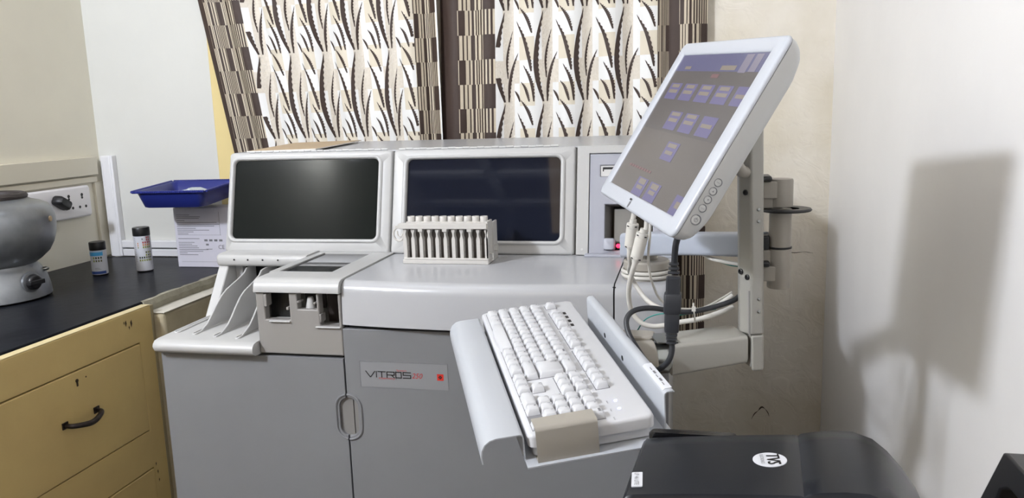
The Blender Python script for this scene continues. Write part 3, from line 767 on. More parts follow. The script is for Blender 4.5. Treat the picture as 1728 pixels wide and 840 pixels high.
# ================================================================== CURTAINS
def curtain(name, label, xl_top, xl_bot, xr, segs, phase, grp, ztop=.80, zbot=-.735):
    if phase > 2: zbot = -.455
    """segs: list of (kind, width); the cloth is built face by face so the woven pattern is part of the cloth"""
    t = thing(name, label, 'curtain', ((xl_top + xr) / 2, 2.503, ztop), group=grp)
    total = sum(s[1] for s in segs)
    def S(u, z, off=0.0):
                # left edge drifts in towards the hem
        kk = min(max((.39 - z) / .49, -.9), 2.2)
        xl_ = xl_top + (xl_bot - xl_top) * kk
        f = u / total
        x = xl_ + (xr - xl_) * f
        w = 2 * PI * (u / .0605 * .5)
        amp = .013 + .003 * math.sin(u * 13 + phase)
        y = 2.503 + amp * math.sin(w + phase + .35 * math.sin(z * 2.3 + u * 7)) + .005 * math.sin(u * 31 + z * 3)
        x += .004 * math.cos(w + phase)
        return V((x, y - off, z))
    mats = ['cur_white', 'cur_cream', 'cur_beige', 'cur_brown', 'cur_stripe']
    b = MB()
    def strip(u0, u1, z0, z1, mi, off, du=.006, dz=.03):
        nu = max(1, int(round((u1 - u0) / du))); nz = max(1, int(round((z1 - z0) / dz)))
        g = [[b.bm.verts.new(S(u0 + (u1 - u0) * i / nu, z0 + (z1 - z0) * j / nz, off)) for i in range(nu + 1)] for j in range(nz + 1)]
        for j in range(nz):
            for i in range(nu):
                b.bm.faces.new([g[j][i], g[j][i + 1], g[j + 1][i + 1], g[j + 1][i]]).material_index = mi
    CW, CH = .122, .283                 # leaf repeat
    BH = CH / 4
    # leaf blades in a repeat cell, measured in cell fractions: spine points and width
    blades = [([(.19, .0), (.08, .20), (.03, .42), (.08, .70), (.20, .98)], .058),
              ([(.27, .26), (.25, .44), (.30, .60), (.42, .78)], .028),
              ([(.29, .0), (.32, .20), (.42, .38), (.60, .535)], .046),
              ([(.93, .33), (.88, .48), (.76, .70), (.56, .88)], .042),
              ([(.95, .74), (.88, .86), (.80, .94), (.67, 1.02)], .038),
              ([(.98, .0), (.95, .16), (.88, .28), (.75, .40)], .036),
              ([(.88, .0), (.84, .08), (.78, .16), (.68, .22)], .034),
              ([(.64, .0), (.60, .05), (.54, .09), (.47, .125)], .036)]
    u = 0.0
    rnd = random.Random(3 + int(phase * 10))
    for kind, wd in segs:
        u0, u1 = u, u + wd; u = u1
        if kind == 'brown': strip(u0, u1, zbot, ztop, 3, 0)
        elif kind == 'edge': strip(u0, u1, zbot, ztop, 0, 0)
        elif kind == 'border':
            strip(u0, u1, zbot, ztop, 4, 0)
            z = -.755; k = 0
            bh = BH * 1.08
            while z < ztop:
                za, zb_ = max(z, zbot), min(z + bh, ztop)
                if k % 2 == 0: bars = [(.0, .03), (.10, .13), (.19, .215), (.30, .43), (.50, .56), (.66, .70), (.72, 1.0)]
                else: bars = [(.02, .16), (.24, .27), (.33, .40)] + [(.46 + i * .09, .505 + i * .09) for i in range(6)]
                if zb_ > za:
                    for f0, f1 in bars: strip(u0 + wd * f0, u0 + wd * f1, za, zb_, 3, .0008, .008, .03)
                z += bh; k += 1
        else:
            n = max(1, int(round(wd / CW)))
            cw = wd / n
            # woven ground: satin white, textured cream and beige blocks
            for c in range(n):
                for (f0, f1, ty) in ((0, .16, 0), (.16, .46, 1), (.46, .64, 0), (.64, 1.0, 2)):
                    nz = int((ztop + .765) / BH) + 2
                    for j in range(nz):
                        za, zb_ = max(zbot, -.765 + j * BH), min(ztop, -.765 + (j + 1) * BH)
                        if zb_ <= za: continue
                        if ty == 0: mi = 0 if (j % 4) in (1, 2, 3) else 1
                        elif ty == 1: mi = 1
                        else: mi = (0, 2, 0, 2)[j % 4] if f1 > .99 else 0
                        if ty == 2 and j % 4 == 2: mi = 0
                        strip(u0 + (c + f0) * cw, u0 + (c + f1) * cw, za, zb_, mi, 0, .0065, .026)
            for c in range(-1, n + 1):
                for r in range(-1, int((ztop + .735) / CH) + 2):
                    zo = -.795 + r * CH + (-.125 if phase > 2 else -.028)
                    uo = u0 + c * cw
                    for sp, wdt in blades:
                        P = catmull([V((p[0] * cw, p[1] * CH, 0)) for p in sp], 9)
                        m = len(P) - 1; prev = None
                        for i, p in enumerate(P):
                            k = i / m; hw_ = wdt * cw * 1.75 * (math.sin(PI * min(1, .08 + .92 * k)) ** .75) * .5 + .0003
                            tg = (P[min(i + 1, m)] - P[max(i - 1, 0)]).normalized(); nn = V((-tg.y, tg.x, 0))
                            jag = .0013 * (1 if i % 2 else -1) if 2 < i < m - 2 else 0
                            a = p + nn * hw_; c_ = p - nn * (hw_ + jag)
                            pts = []
                            for q in (a, p, c_):
                                uu, zz = uo + q.x, zo + q.y
                                pts.append((uu, zz))
                            ok = all(u0 <= q[0] <= u1 and zbot < q[1] < ztop for q in pts)
                            cur = [b.bm.verts.new(S(q[0], q[1], .0009)) for q in pts] if ok else None
                            if prev and cur:
                                for s in (0, 1): b.bm.faces.new([prev[s], prev[s + 1], cur[s + 1], cur[s]]).material_index = 3
                            prev = cur
    o = b.build('cloth', mats, t, angle=180)
    return t
curtain('curtain', 'brown and cream leaf patterned curtain hanging left, behind the analyzer left window', -1.622, -1.539, -.7745,
        [('brown', .022), ('border', .05), ('border', .088), ('leaf', .62), ('border', .085), ('edge', .006)], 2.95, 'leaf patterned curtains')
curtain('curtain', 'brown and cream leaf patterned curtain hanging right, behind the tilted monitor', -.7725, -.785, .0566,
        [('brown', .064), ('border', .122), ('leaf', .502), ('border', .037), ('brown', .035), ('border', .077)], 1.6, 'leaf patterned curtains')
t = thing('curtain_rod', 'steel curtain rod above the leaf patterned curtains', 'curtain rod', (-.75, 2.45, .82))
b = MB(); b.lathe([(.0125, 0), (.0125, 1.72)], (-1.66, 2.503, .815), (1, 0, 0), 16); b.build('rod', 'steel', t)
for x in (-1.645, .052):
    b = MB(); b.box(x - .008, x + .008, 2.512, 2.549, .807, .823); b.build('bracket', 'steel', t)

# ================================================================== MONITOR
Rm = Matrix(((0.339, 0.5, -0.797), (-0.9391, 0.1292, -0.3184), (-0.0562, 0.8564, 0.5133)))
def ortho(R):
    x = V(R.col[0]).normalized(); y = V(R.col[1]); y = (y - x * y.dot(x)).normalized(); z = x.cross(y)
    return Matrix((x, y, z)).transposed()
Rm = ortho(Rm)
t = thing('touch_monitor', 'white tilted touch screen monitor mounted above the keyboard', 'monitor', (-.1401, 1.2903, -.1349), Rm)
mw, mh = .3608, .2716
sx0, sx1, sy0, sy1 = .0232, .3272, .0235, .2505
L3 = lambda x, y, z: V((x, y, z))
def mlp(i, z, r, bot=0.0): return [V((x, y, z)) for x, y in rrect(i, mw - i, i + bot, mh - i, r, 6)]
b = MB()
def slp(i, z, r=.001): return [V((x, y, z)) for x, y in rrect(sx0 - i, sx1 + i, sy0 - i, sy1 + i, r, 6)]
b.loft([slp(0, -.006), slp(0, -.0032), slp(.0012, -.0018), slp(.004, -.0008), mlp(.004, 0, .010), mlp(.0012, -.0012, .012), mlp(0, -.004, .013), mlp(.0005, -.0055, .013), mlp(.004, -.0058, .01)], cap0=False, cap1=False)
b.build('bezel', 'monitor_white', t, angle=50, world=False)
b = MB()
b.loft([mlp(.003, -.0058, .011), mlp(.0008, -.0064, .013), mlp(.0012, -.014, .015), mlp(.004, -.024, .02), mlp(.0075, -.031, .026), mlp(.014, -.037, .034, .0), mlp(.026, -.0415, .04), mlp(.048, -.0450, .04), mlp(.09, -.0465, .03)], cap0=True)
b.build('rear_shell', 'monitor_shell', t, angle=60, world=False)
# screen with its picture; grey reflection veil and its gradient put into the colours
b = MB()
names = ['scr_bg', 'scr_dark', 'scr_head', 'scr_btn', 'scr_txt', 'scr_red', 'scr_light']
def rect(x0, x1, y0, y1, mi, z): b.face([V((x0, y0, z)), V((x1, y0, z)), V((x1, y1, z)), V((x0, y1, z))], mi)
b.box(sx0 - .002, sx1 + .002, sy0 - .002, sy1 + .002, -.0065, -.0035, 0)
rect(sx0, sx1, .200, .2235, 1, -.0034); rect(sx0, sx1, .125, .200, 1, -.0034)
rect(sx0, sx1, .2235, sy1, 2, -.0034)
def clip(x0, x1, y0, y1, mi, z): rect(max(x0, sx0), min(x1, sx1), y0, y1, mi, z)
rect(.262, .285, .222, .2485, 6, -.0032); rect(.292, .312, .2235, .2485, 6, -.0032); rect(.200, .250, .2255, .2325, 4, -.0032); rect(.060, .085, .2265, .2315, 4, -.0032)
rect(.182, .208, .2135, .2195, 5, -.0032)
for i, xc in enumerate((.066, .129, .193, .255, .318)):
    clip(xc - .0245, xc + .0245, .176, .203, 3, -.0032)
    if i < 4: clip(xc - .016, xc + .016, .1955, .201, 4, -.003)
    clip(xc - .018, xc + .018, .1865, .192, 4, -.003)
for i, xc in enumerate((.135, .199, .265)):
    rect(xc - .0245, xc + .0245, .129, .158, 3, -.0032)
    if i < 2: rect(xc - .018, xc + .018, .151, .1565, 4, -.003)
    rect(xc - .018, xc + .018, .1415, .147, 4, -.003)
rect(.168, .216, .085, .113, 3, -.0032); rect(.174, .208, .1045, .1105, 4, -.003); rect(.176, .206, .094, .0995, 4, -.003)
for k in range(9): rect(.062 + k * .0120, .0715 + k * .0120, .0605, .0642, 5, -.0032)
for x in (.156, .213):
    rect(x - .0225, x + .0225, .0240, .0515, 3, -.0032); rect(x - .014, x + .015, .042, .0500, 4, -.003); rect(x - .012, x + .013, .034, .0395, 4, -.003)
rect(.300, .3272, .0235, .050, 3, -.0032); rect(.311, .326, .033, .042, 4, -.003)
b.build('screen', names, t, smooth=False, world=False)
b = MB(); rect(.163, .1675, .0035, .0125, 0, .0006); rect(.1585, .1665, .0142, .0172, 1, .0006)
b.build('badge', ['ink_grey', 'ink_black'], t, smooth=False, world=False)
for k, (yy, zz, r) in enumerate(((.0838, -.0167, .0052), (.0720, -.0167, .0052), (.0604, -.0165, .0052), (.0486, -.0163, .0052), (.0329, -.0165, .0068))):
    b = MB(); x = mw - .0012
    b.lathe([(r, -.001), (r, .0004), (r * .9, .0004), (r * .86, -.0003), (r * .8, -.0001), (r * .74, .0003), (r * .2, .0005)], (x, yy, zz), (1, 0, 0), 24, mis=[1, 1, 1, 1, 0, 0, 0])
    q = x + .0009
    if k in (1, 2):
        s = 1 if k == 1 else -1
        b.face([V((q, yy + s * .0014, zz)), V((q, yy - s * .001, zz - .0013)), V((q, yy - s * .001, zz + .0013))], 1)
    elif k == 4:
        P = [V((q - .0004, yy + .0024 * math.sin(a), zz + .0024 * math.cos(a))) for a in [math.radians(120 + x_ * 30) for x_ in range(11)]]
        b.tube(P, .0003, 6, 1, smooth=0); b.box(q - .0004, q, yy, yy + .003, zz - .0003, zz + .0003, 1)
    else:
        add_text(b, 'MENU' if k == 0 else 'AUTO', (q, yy, zz), (0, 0, -1), (0, 1, 0), h=.0014, w=.0048, mi=1, center=True)
    b.build('control_button', ['monitor_shell', 'ink_grey'], t, world=False)

# ================================================================== SUPPORT ARM WITH KEYBOARD TRAY
t = thing('support_arm', 'grey articulated equipment arm on the analyzer carrying the monitor and keyboard tray', 'support arm', (-.077, 1.60, -.341))
C = V((-.0775, 1.590, -.3408))
b = MB(); b.lathe([(.046, 0), (.046, .003), (.0435, .005), (.0435, .009), (.046, .011), (.046, .013), (.0435, .015), (.0435, .019), (.046, .021), (.046, .034), (.043, .0375), (.022, .038), (.022, .045), (.020, .0455)], C, n=40); b.build('swivel_base', 'arm_cream', t, angle=30)
for h in (.007, .0155):
    b = MB(); P = [C + V((.0475 * math.cos(a * PI / 16), .0475 * math.sin(a * PI / 16), h)) for a in range(32)]
    b.tube(P, .0036, 8, smooth=1, closed=True); b.build('wrapped_cable', 'cable_white', t)
# upper arm (runs from the base back to the pivot behind the post)
def bar(p0, p1, w0, h0, w1, h1, n=8, arch=0.0):
    p0, p1 = V(p0), V(p1); d = (p1 - p0); dh = V((d.x, d.y, 0)).normalized(); s = V((-dh.y, dh.x, 0)); up = V((0, 0, 1)); L = []
    for i in range(n + 1):
        k = i / n; c = p0 + d * k; w = w0 + (w1 - w0) * k; h = h0 + (h1 - h0) * k
        L.append([c + s * u + up * (v + (arch * (1 - (2 * k - 1) ** 2) if v < 0 else 0)) for u, v in rrect(-w / 2, w / 2, -h / 2, h / 2, min(w, h) * .16, 3)])
    return L
b = MB(); b.loft(bar((-.112, 1.612, -.2775), (.118, 1.335, -.2290), .05, .050, .044, .040, 10, .004)); b.build('upper_arm', 'arm_blue', t, angle=50)
b = MB(); b.lathe([(.022, 0), (.022, .02)], C + V((0, 0, .045)), n=24); b.build('neck', 'arm_cream', t)
# pivot column
pc = V((.1495, 1.335, 0))
b = MB(); b.lathe([(.0175, -.300), (.0185, -.298), (.0185, -.235), (.0175, -.2335)], pc, n=32); b.lathe([(.0175, -.2335), (.0175, -.170)], pc, n=32)
b.lathe([(.0175, -.166), (.0188, -.165), (.0188, -.124), (.0175, -.121)], pc, n=32); b.build('pivot_column', 'arm_cream', t, angle=50)
b = MB(); b.lathe([(.0178, -.2345), (.0192, -.234), (.0192, -.2315), (.0178, -.231)], pc, n=32); b.build('pivot_washer', 'black_plastic', t)
b = MB()
Pn = []
for a in range(40):
    an = 2 * PI * a / 40; Pn.append((math.cos(an), math.sin(an)))
lo = lambda r, z, sc=1.0: [pc + V((.003 + r * x * (1.28 if x > 0 else 1.0), r * y, z)) for x, y in Pn]
b.loft([lo(.020, -.173), lo(.034, -.1735), lo(.0355, -.171), lo(.034, -.1685), lo(.020, -.169)], cap0=False, cap1=False); b.build('stop_ring', 'black_plastic', t, angle=50)
for z0, z1 in ((-.152, -.124), (-.287, -.262)):
    b = MB(); b.loft([[V((x, y, z)) for x, y in rrect(.113, .150, 1.318, 1.352, .006, 3)] for z in (z0, z1)]); b.build('knuckle', 'arm_cream', t, bevel=.002)
for z0, z1, y0 in ((-.124, -.115, 1.31), (-.262, -.253, 1.31), (-.236, -.212, 1.322)):
    b = MB(); b.box(.114, .133, y0, y0 + .045, z0, z1); b.build('knuckle_shim', 'black_plastic', t, bevel=.003)
b = MB(); b.loft([[V((x, y, z)) for x, y in rrect(.117, .152, 1.322, 1.35, .004, 3)] for z in (-.168, -.130)]); b.loft([[V((x, y, z)) for x, y in rrect(.121, .15, 1.324, 1.35, .004, 3)] for z in (-.262, -.236)]); b.build('knuckle_web', 'arm_cream', t, bevel=.002)
# post: folded channel, slightly out of plumb
def lean(x, y, z): return V((x + (-.11 - z) * .023, y, z))
b = MB()
sec = [(.0955, 1.244), (.1145, 1.251), (.1145, 1.300), (.0785, 1.300), (.0785, 1.2625)]
b.loft([[lean(x, y, z) for x, y in sec] for z in (-.3575, -.035)])
sec2 = [(.0955, 1.2440), (.1145, 1.2510), (.1145, 1.300), (.0955, 1.300)]
b.loft([[lean(x, y, z) for x, y in s_] for s_, z in (([(p[0] * .9 + .0105, p[1]) for p in sec2], -.4165), (sec2, -.4105), (sec2, -.3577))])
po = b.build('post', 'arm_grey', t, bevel=.0035, seg=3)
for z in (-.160, -.178, -.300, -.320):
    b = MB(); b.lathe([(.0026, 0), (.0026, .0015), (.001, .002)], lean(.1065, 1.2478, z), V((.33, -.94, 0)), 12); b.build('rivet', 'steel', po)
nf = V((-.74, -.67, 0))
for x, y, z in ((.0885, 1.2522, -.134), (.0815, 1.2595, -.2585), (.0905, 1.2500, -.2655)):
    b = MB(); b.lathe([(.0044, -.001), (.0044, .0022), (.003, .0028), (.0028, .001), (.0005, .001)], lean(x, y, z), nf, 16); b.build('screw', 'black_plastic', po)
b = MB()
for k in (0, 1):
    zz0, zz1 = (-.287, -.357)
    q = [lean(.0915, 1.2482, zz0), lean(.0935, 1.2462, zz0), lean(.0935, 1.2462, zz1), lean(.0915, 1.2482, zz1)]
b.loft([[p + nf * d for p in q] for d in (-.001, .0006)]); b.build('slot', 'inset_dark', po)
# tilt mount joining monitor and post
b = MB()
mc_ = t.matrix_basis  # unused transform, keeps mount geometry in room space
Mm = Matrix.Translation((-.1401, 1.2903, -.1349)) @ Rm.to_4x4()
b.box(.18 - .05, .18 + .05, .136 - .05, .136 + .05, -.0515, -.0470, M4=Mm)
b.box(.205, .24, .10, .17, -.075, -.0515, M4=Mm)
b.build('tilt_mount', 'arm_cream', t, bevel=.002)
b = MB(); b.tube([Mm @ V((.222, .135, -.07)), (.080, 1.232, -.100), (.092, 1.262, -.105)], .009, 14, smooth=0); b.build('tilt_mount', 'arm_cream', t)
# lower arm
b = MB()
q0, q1 = V((-.021, 1.2095, 0)), V((.0985, 1.2475, 0))
dv = (q1 - q0).normalized(); sv = V((-dv.y, dv.x, 0))
L = []
for k, e in ((0, .003), (.02, 0), (.98, 0), (1, .003)):
    c = q0 + (q1 - q0) * k
    zt = -.3668 + (.0075) * k; zb_ = -.4185 + (.0145) * k
    L.append([c + sv * u + V((0, 0, v)) for u, v in rrect(0 + e, .072 - e, zb_ + e, zt - e, .006, 4)])
b.loft(L); la = b.build('lower_arm', 'arm_grey', t, angle=50)
b = MB(); c = q1 + dv * .0035
b.loft([[c + dv * w + sv * u + V((0, 0, v)) for u, v in rrect(-.002, .06, -.411, -.358, .005, 3)] for w in (0, .003)]); b.build('arm_end_plate', 'arm_grey', la, angle=50)
hc = V((-.0575, 1.222, -.394)) 
b = MB(); ax = dv
b.lathe([(.027, -.030), (.029, -.027), (.029, .008), (.026, .010)], hc, ax, 32); b.build('hinge_barrel', 'arm_cream', t, angle=50)
b = MB(); b.lathe([(.025, .010), (.025, .030), (.023, .034)], hc, ax, 32); b.build('hinge_drum', 'steel', t, angle=50)
b = MB(); fr = Matrix((dv, sv, V((0, 0, 1)))).transposed().to_4x4(); fr.translation = V((-.037, 1.205, -.3655))
b.box(-.004, .028, .004, .055, 0, .0032, M4=fr); b.box(.026, .030, .004, .055, -.012, .0032, M4=fr); b.build('hinge_plate', 'steel', t, bevel=.001)
b = MB(); b.loft([[V((x, y, z)) for x, y in rrect(-.112, -.048, 1.235, 1.275, .01, 4)] for z in (-.372, -.362)]); b.build('hinge_cap', 'arm_cream', t, bevel=.003)

# keyboard tray frame of reference (shared by tray and keyboard)
Rk = ortho(Matrix(((0.3684, 0.9287, -0.042), (-0.9248, 0.3614, -0.1189), (-0.0953, 0.0826, 0.992))))
Mk = Matrix.Translation((-.3568, 1.3254, -.3542)) @ Rk.to_4x4()
def klp(pts, x0, x1, n=1): return [[Mk @ V((x0 + (x1 - x0) * k / n, y, z)) for y, z in pts] for k in range(n + 1)]
def sheet(pts, th=.0016):
    """open profile thickened into a closed loop"""
    out = []; m = len(pts)
    for i, p in enumerate(pts):
        a = V((*pts[max(i - 1, 0)], 0)); c = V((*pts[min(i + 1, m - 1)], 0)); d = (c - a).normalized(); n_ = V((-d.y, d.x, 0)) * th
        out.append((p[0] + n_.x, p[1] + n_.y))
    return list(pts) + list(reversed(out))
b = MB(); b.box(.028, .470, -.006, .190, -.036, -.0342, M4=Mk); tr = b.build('keyboard_tray', 'tray_grey', t)
b = MB()
P = [(-.0585, -.030), (-.0590, -.020), (-.0575, -.012), (-.0535, -.005), (-.047, -.0005), (-.040, .001), (-.010, .0008), (-.0072, -.0005), (-.0065, -.003), (-.0065, -.0355)]
b.loft(klp(sheet(P), .030, .452)); b.build('palm_rest', 'tray_grey', tr, angle=50)
b = MB()
P = [(.183, -.035), (.1835, -.030), (.184, .014), (.1848, .0175), (.187, .0190), (.1945, .0192), (.1958, .0178)]
b.loft(klp(sheet(P), .052, .440)); fl_ = b.build('rear_flange', 'tray_grey', tr, angle=50)
for x in (.163, .258):
    b = MB(); b.lathe([(.0042, 0), (.0042, .0014)], Mk @ V((x, .1830, -.009)), Rk @ V((0, -1, 0)), 16); b.build('flange_hole', 'black_plastic', tr)
b = MB(); fp = sheet([(.1838, .0150), (.1842, .0185), (.1868, .0206), (.1962, .0210)], .0008); b.loft([[p for p in lp] for lp in klp(fp, .352, .432)]); b.build('sticker', 'sticker', tr, angle=60)
b = MB()
for i in range(5): b.box(.366 + i * .012, .374 + i * .012, .189, .1900 + .002 * (i % 2), .0216, .0221, M4=Mk)
b.build('sticker_print', 'ink_grey', tr)
b = MB()
P = [(.4350, .0105), (.4360, .0128), (.4580, .0128), (.4620, .0115), (.4635, .008), (.4640, -.0345), (.4600, -.0355), (.440, -.0358)]
b.loft([[Mk @ V((u, y, z)) for u, z in sheet(P, -.0016)] for y in (.0085, .0875)]); b.build('retaining_clip', 'arm_cream', tr, angle=50)

# ================================================================== KEYBOARD
t = thing('keyboard', 'white full size computer keyboard clamped in the grey tray', 'keyboard', (-.3568, 1.3254, -.3542), Rk)
KW, KD = .455, .165
b = MB()
kl_ = lambda i, z, r: [V((x, y, z)) for x, y in rrect(i, KW - i, i, KD - i, r, 6)]
b.loft([kl_(.004, -.0195, .008), kl_(.0, -.0175, .010), kl_(0, -.005, .010), kl_(.0012, -.0015, .010), kl_(.004, .0, .009)]); b.build('top_case', 'kb_white', t, angle=50, world=False)
b = MB(); b.loft([[V((x, y, z)) for x, y in rrect(.010, .449, .006, .160, .006, 4)] for z in (-.0335, -.0190)]); b.build('base_case', 'kb_white', t, bevel=.002, world=False)
U = .01905; KX = .0155
rows = [.0175, .0365, .0556, .0746, .0937, .1222]
# key wells: dark seams under the caps, the front seam bulging round the space bar
b = MB()
b.box(KX - .001, KX + 15 * U + .001, .0275, .1035, -.0002, .0003); b.box(KX - .001, KX + 15 * U + .001, .0078, .0275, -.0002, .0003)
for x0, x1 in ((0, 1), (2, 6), (6.5, 10.5), (11, 15), (15.25, 18.25)): b.box(KX + x0 * U - .0008, KX + x1 * U + .0008, rows[5] - .0102, rows[5] + .0102, -.0002, .0003)
b.box(KX + 15.25 * U - .0008, KX + 18.25 * U + .0008, .0645, .1035, -.0002, .0003); b.box(KX + 15.25 * U - .0008, KX + 18.25 * U + .0008, .0078, .0270, -.0002, .0003); b.box(KX + 16.25 * U - .0008, KX + 17.25 * U + .0008, .027, .0462, -.0002, .0003)
b.box(KX + 18.5 * U - .0008, KX + 22.5 * U + .0008, .0078, .1035, -.0002, .0003)
b.build('key_well', 'ink_grey', t, smooth=False, world=False)
def key(name, x0, x1, y0, y1, leg='', z=.0085, m='kb_key'):
    b = MB(); g = .0006
    a0, a1, c0, c1 = KX + x0 * U + g, KX + x1 * U - g, y0 + g, y1 - g
    L = []
    for zz, l, r_, f, k, rr in ((.0002, 0, 0, 0, 0, .0010), (z * .45, .0009, .0009, .0012, .0006, .0012), (z * .92, .0022, .0022, .0030, .0012, .0018), (z, .0029, .0029, .0037, .0018, .0018)):
        L.append([V((x, y, zz)) for x, y in rrect(a0 + l, a1 - r_, c0 + f, c1 - k, rr, 3)])
    b.loft(L)
    if leg:
        h = .0030 if len(leg) == 1 else .0017
        w = None if len(leg) == 1 else min(.0013 * len(leg) + .001, (a1 - a0) - .008)
        add_text(b, leg, (a0 + .0042, c1 - .0062, z + .0002), (1, 0, 0), (0, 1, 0), h=h, w=w, mi=1)
    return b.build(name, [m, 'ink_grey'], t, world=False, angle=50)
hr = .00955
def row(y, x, items):
    for it in items:
        lab, w = it if isinstance(it, tuple) else (it, 1)
        if lab is not None: key('key', x, x + w, y - hr, y + hr, lab)
        x += w
row(rows[5], 0, ['Esc', (None, 1), 'F1', 'F2', 'F3', 'F4', (None, .5), 'F5', 'F6', 'F7', 'F8', (None, .5), 'F9', 'F10', 'F11', 'F12', (None, .25), 'Prt', 'Scr', 'Pau'])
row(rows[4], 0, ['`', '1', '2', '3', '4', '5', '6', '7', '8', '9', '0', '-', '=', ('Back', 2), (None, .25), 'Ins', 'Hom', 'PgU', (None, .25), 'Num', '/', '*', '-'])
row(rows[3], 0, [('Tab', 1.5), 'Q', 'W', 'E', 'R', 'T', 'Y', 'U', 'I', 'O', 'P', '[', ']', (None, 1.5), (None, .25), 'Del', 'End', 'PgD', (None, .25), '7', '8', '9'])
row(rows[2], 0, [('Caps', 1.75), 'A', 'S', 'D', 'F', 'G', 'H', 'J', 'K', 'L', ';', "'", (None, 2.25), (None, 3.5), '4', '5', '6'])
row(rows[1], 0, [('Shift', 2.25), 'Z', 'X', 'C', 'V', 'B', 'N', 'M', ',', '.', '/', ('Shift', 2.75), (None, 1.25), '^', (None, 1.25), '1', '2', '3'])
row(rows[0], 0, [('Ctrl', 1.5), 'Win', ('Alt', 1.25), (None, 5.5), ('Alt', 1.25), 'Win', 'Fn', ('Ctrl', 1.5), (None, 1.25 - 1), '<', 'v', '>', (None, .25), ('0', 2), '.'])
key('enter_key', 12.75, 15, rows[2] - hr, rows[3] + hr, 'Enter'); 
key('plus_key', 21.5, 22.5, rows[2] - hr, rows[3] + hr, '+'); key('enter_key', 21.5, 22.5, rows[0] - hr, rows[1] + hr, 'Ent')
# bulging space bar
b = MB(); a0, a1 = KX + 3.75 * U + .0006, KX + 9.25 * U - .0006
def spl(i, z):
    P = []
    n = 14
    for k in range(n + 1):
        u = a0 + i + (a1 - a0 - 2 * i) * k / n; P.append(V((u, rows[0] - hr + .001 + i - .0042 * math.sin(PI * k / n), z)))
    P += [V((a1 - i, rows[0] + hr - .0006 - i * .5, z)), V((a0 + i, rows[0] + hr - .0006 - i * .5, z))]
    return P
b.loft([spl(0, .0002), spl(.001, .004), spl(.0024, .0078), spl(.0034, .0085)]); b.build('space_bar', 'kb_key', t, world=False, angle=50)
for i, x in enumerate((19.15, 20.5, 21.75)):
    xx = .402 + i * .0225; yy = .1285 - i * .0018
    if i < 2:
        b = MB(); b.lathe([(.0001, 0), (.0022, .0002), (.0022, .0008), (.001, .0016), (.0001, .0018)], (xx, yy, -.0002), n=14); b.build('indicator_light', 'led_blue', t, world=False)
    b = MB(); add_text(b, ('Num', 'Caps', 'Scroll')[i], (xx - .003, yy - .0125, .0002), (1, 0, 0), (0, 1, 0), h=.0022, w=.007); b.build('indicator_print', 'ink_grey', t, smooth=False, world=False)
b = MB()
for i in range(4): b.box(KX + (2.2 + i * 1.0) * U, KX + (2.75 + i * 1.0) * U, .1365, .1415, -.0001, .0003)
b.build('function_print', 'ink_black', t, smooth=False, world=False)

# ================================================================== CABLES
t = thing('signal_cable', 'white signal cable with the higher left ferrite bead hanging under the monitor', 'cable', (-0.0833, 1.27, -0.18))
b = MB(); b.tube([(-.0790, 1.268, -.150), (-0.0814, 1.2700, -0.1682), (-0.0833, 1.2700, -0.1797), (-0.0853, 1.2700, -0.2048), (-0.0886, 1.2750, -0.2271), (-0.0900, 1.2800, -0.2398), (-0.0895, 1.3000, -0.2555), (-0.0957, 1.3600, -0.2799), (-0.0936, 1.4200, -0.3098), (-0.0809, 1.4200, -0.3316), (-0.0629, 1.4000, -0.3463), (-0.0362, 1.3400, -0.3434), (-0.0063, 1.3200, -0.3417), (0.0226, 1.3100, -0.3353), (0.0510, 1.3100, -0.3266), (0.0760, 1.3200, -0.3120)], .0042, 10)
b.build('cable_sheath', 'cable_white', t)
def ferrite(p0, p1, r, t):
    p0, p1 = V(p0), V(p1); d = p1 - p0; L = d.length
    b = MB(); b.lathe([(r * .55, -.006), (r * .6, 0), (r * .95, .001), (r, .003), (r, L * .16), (r * .96, L * .17), (r * .96, L * .19), (r, L * .2), (r, L * .84), (r * .96, L * .85), (r * .96, L * .87), (r, L * .88), (r, L - .003), (r * .92, L - .001), (r * .6, L), (r * .5, L + .006)], p0, d, 24)
    b.build('ferrite_bead', 'cable_white', t, angle=30)
    dn = d.normalized(); side = V((1, 0, 0)); side = (side - dn * side.dot(dn)).normalized(); fwd = side.cross(dn); fwd = fwd if fwd.y < 0 else -fwd
    b = MB()
    for k in (.10, .93):
        for s in (-.75, .62):
            a = s; n_ = fwd * math.cos(a) + side * math.sin(a); w_ = fwd * -math.sin(a) + side * math.cos(a)
            c = p0 + d * k + n_ * (r + .0002)
            b.face([c + w_ * u + dn * v for u, v in ((-.0022, -.001), (.0022, -.001), (.0022, .001), (-.0022, .001))])
    b.build('latch_slot', 'ink_black', t, smooth=False)
ferrite((-0.0833, 1.2700, -0.1836), (-0.0881, 1.2750, -0.2251), .0098, t)
t = thing('signal_cable', 'white signal cable with the lower right ferrite bead hanging under the monitor', 'cable', (-0.0607, 1.23, -0.18))
b = MB(); b.tube([(-.0560, 1.232, -.150), (-0.0589, 1.2300, -0.1741), (-0.0607, 1.2300, -0.1890), (-0.0698, 1.2300, -0.2142), (-0.0757, 1.2350, -0.2360), (-0.0807, 1.2400, -0.2513), (-0.0878, 1.2600, -0.2779), (-0.0913, 1.2800, -0.3073), (-0.0872, 1.2900, -0.3349), (-0.0736, 1.2900, -0.3529), (-0.0561, 1.2900, -0.3595), (-0.0348, 1.2900, -0.3579), (-0.0061, 1.2900, -0.3510), (0.0224, 1.2900, -0.3452), (0.0553, 1.2950, -0.3347), (0.0760, 1.3080, -0.3285)], .0042, 10)
b.build('cable_sheath', 'cable_white', t)
ferrite((-0.0652, 1.2300, -0.1927), (-0.0766, 1.2350, -0.2369), .0098, t)
t = thing('thin_cable', 'thin white cable hanging straight under the monitor beside the ferrite beads', 'cable', (-0.0539, 1.22, -0.18))
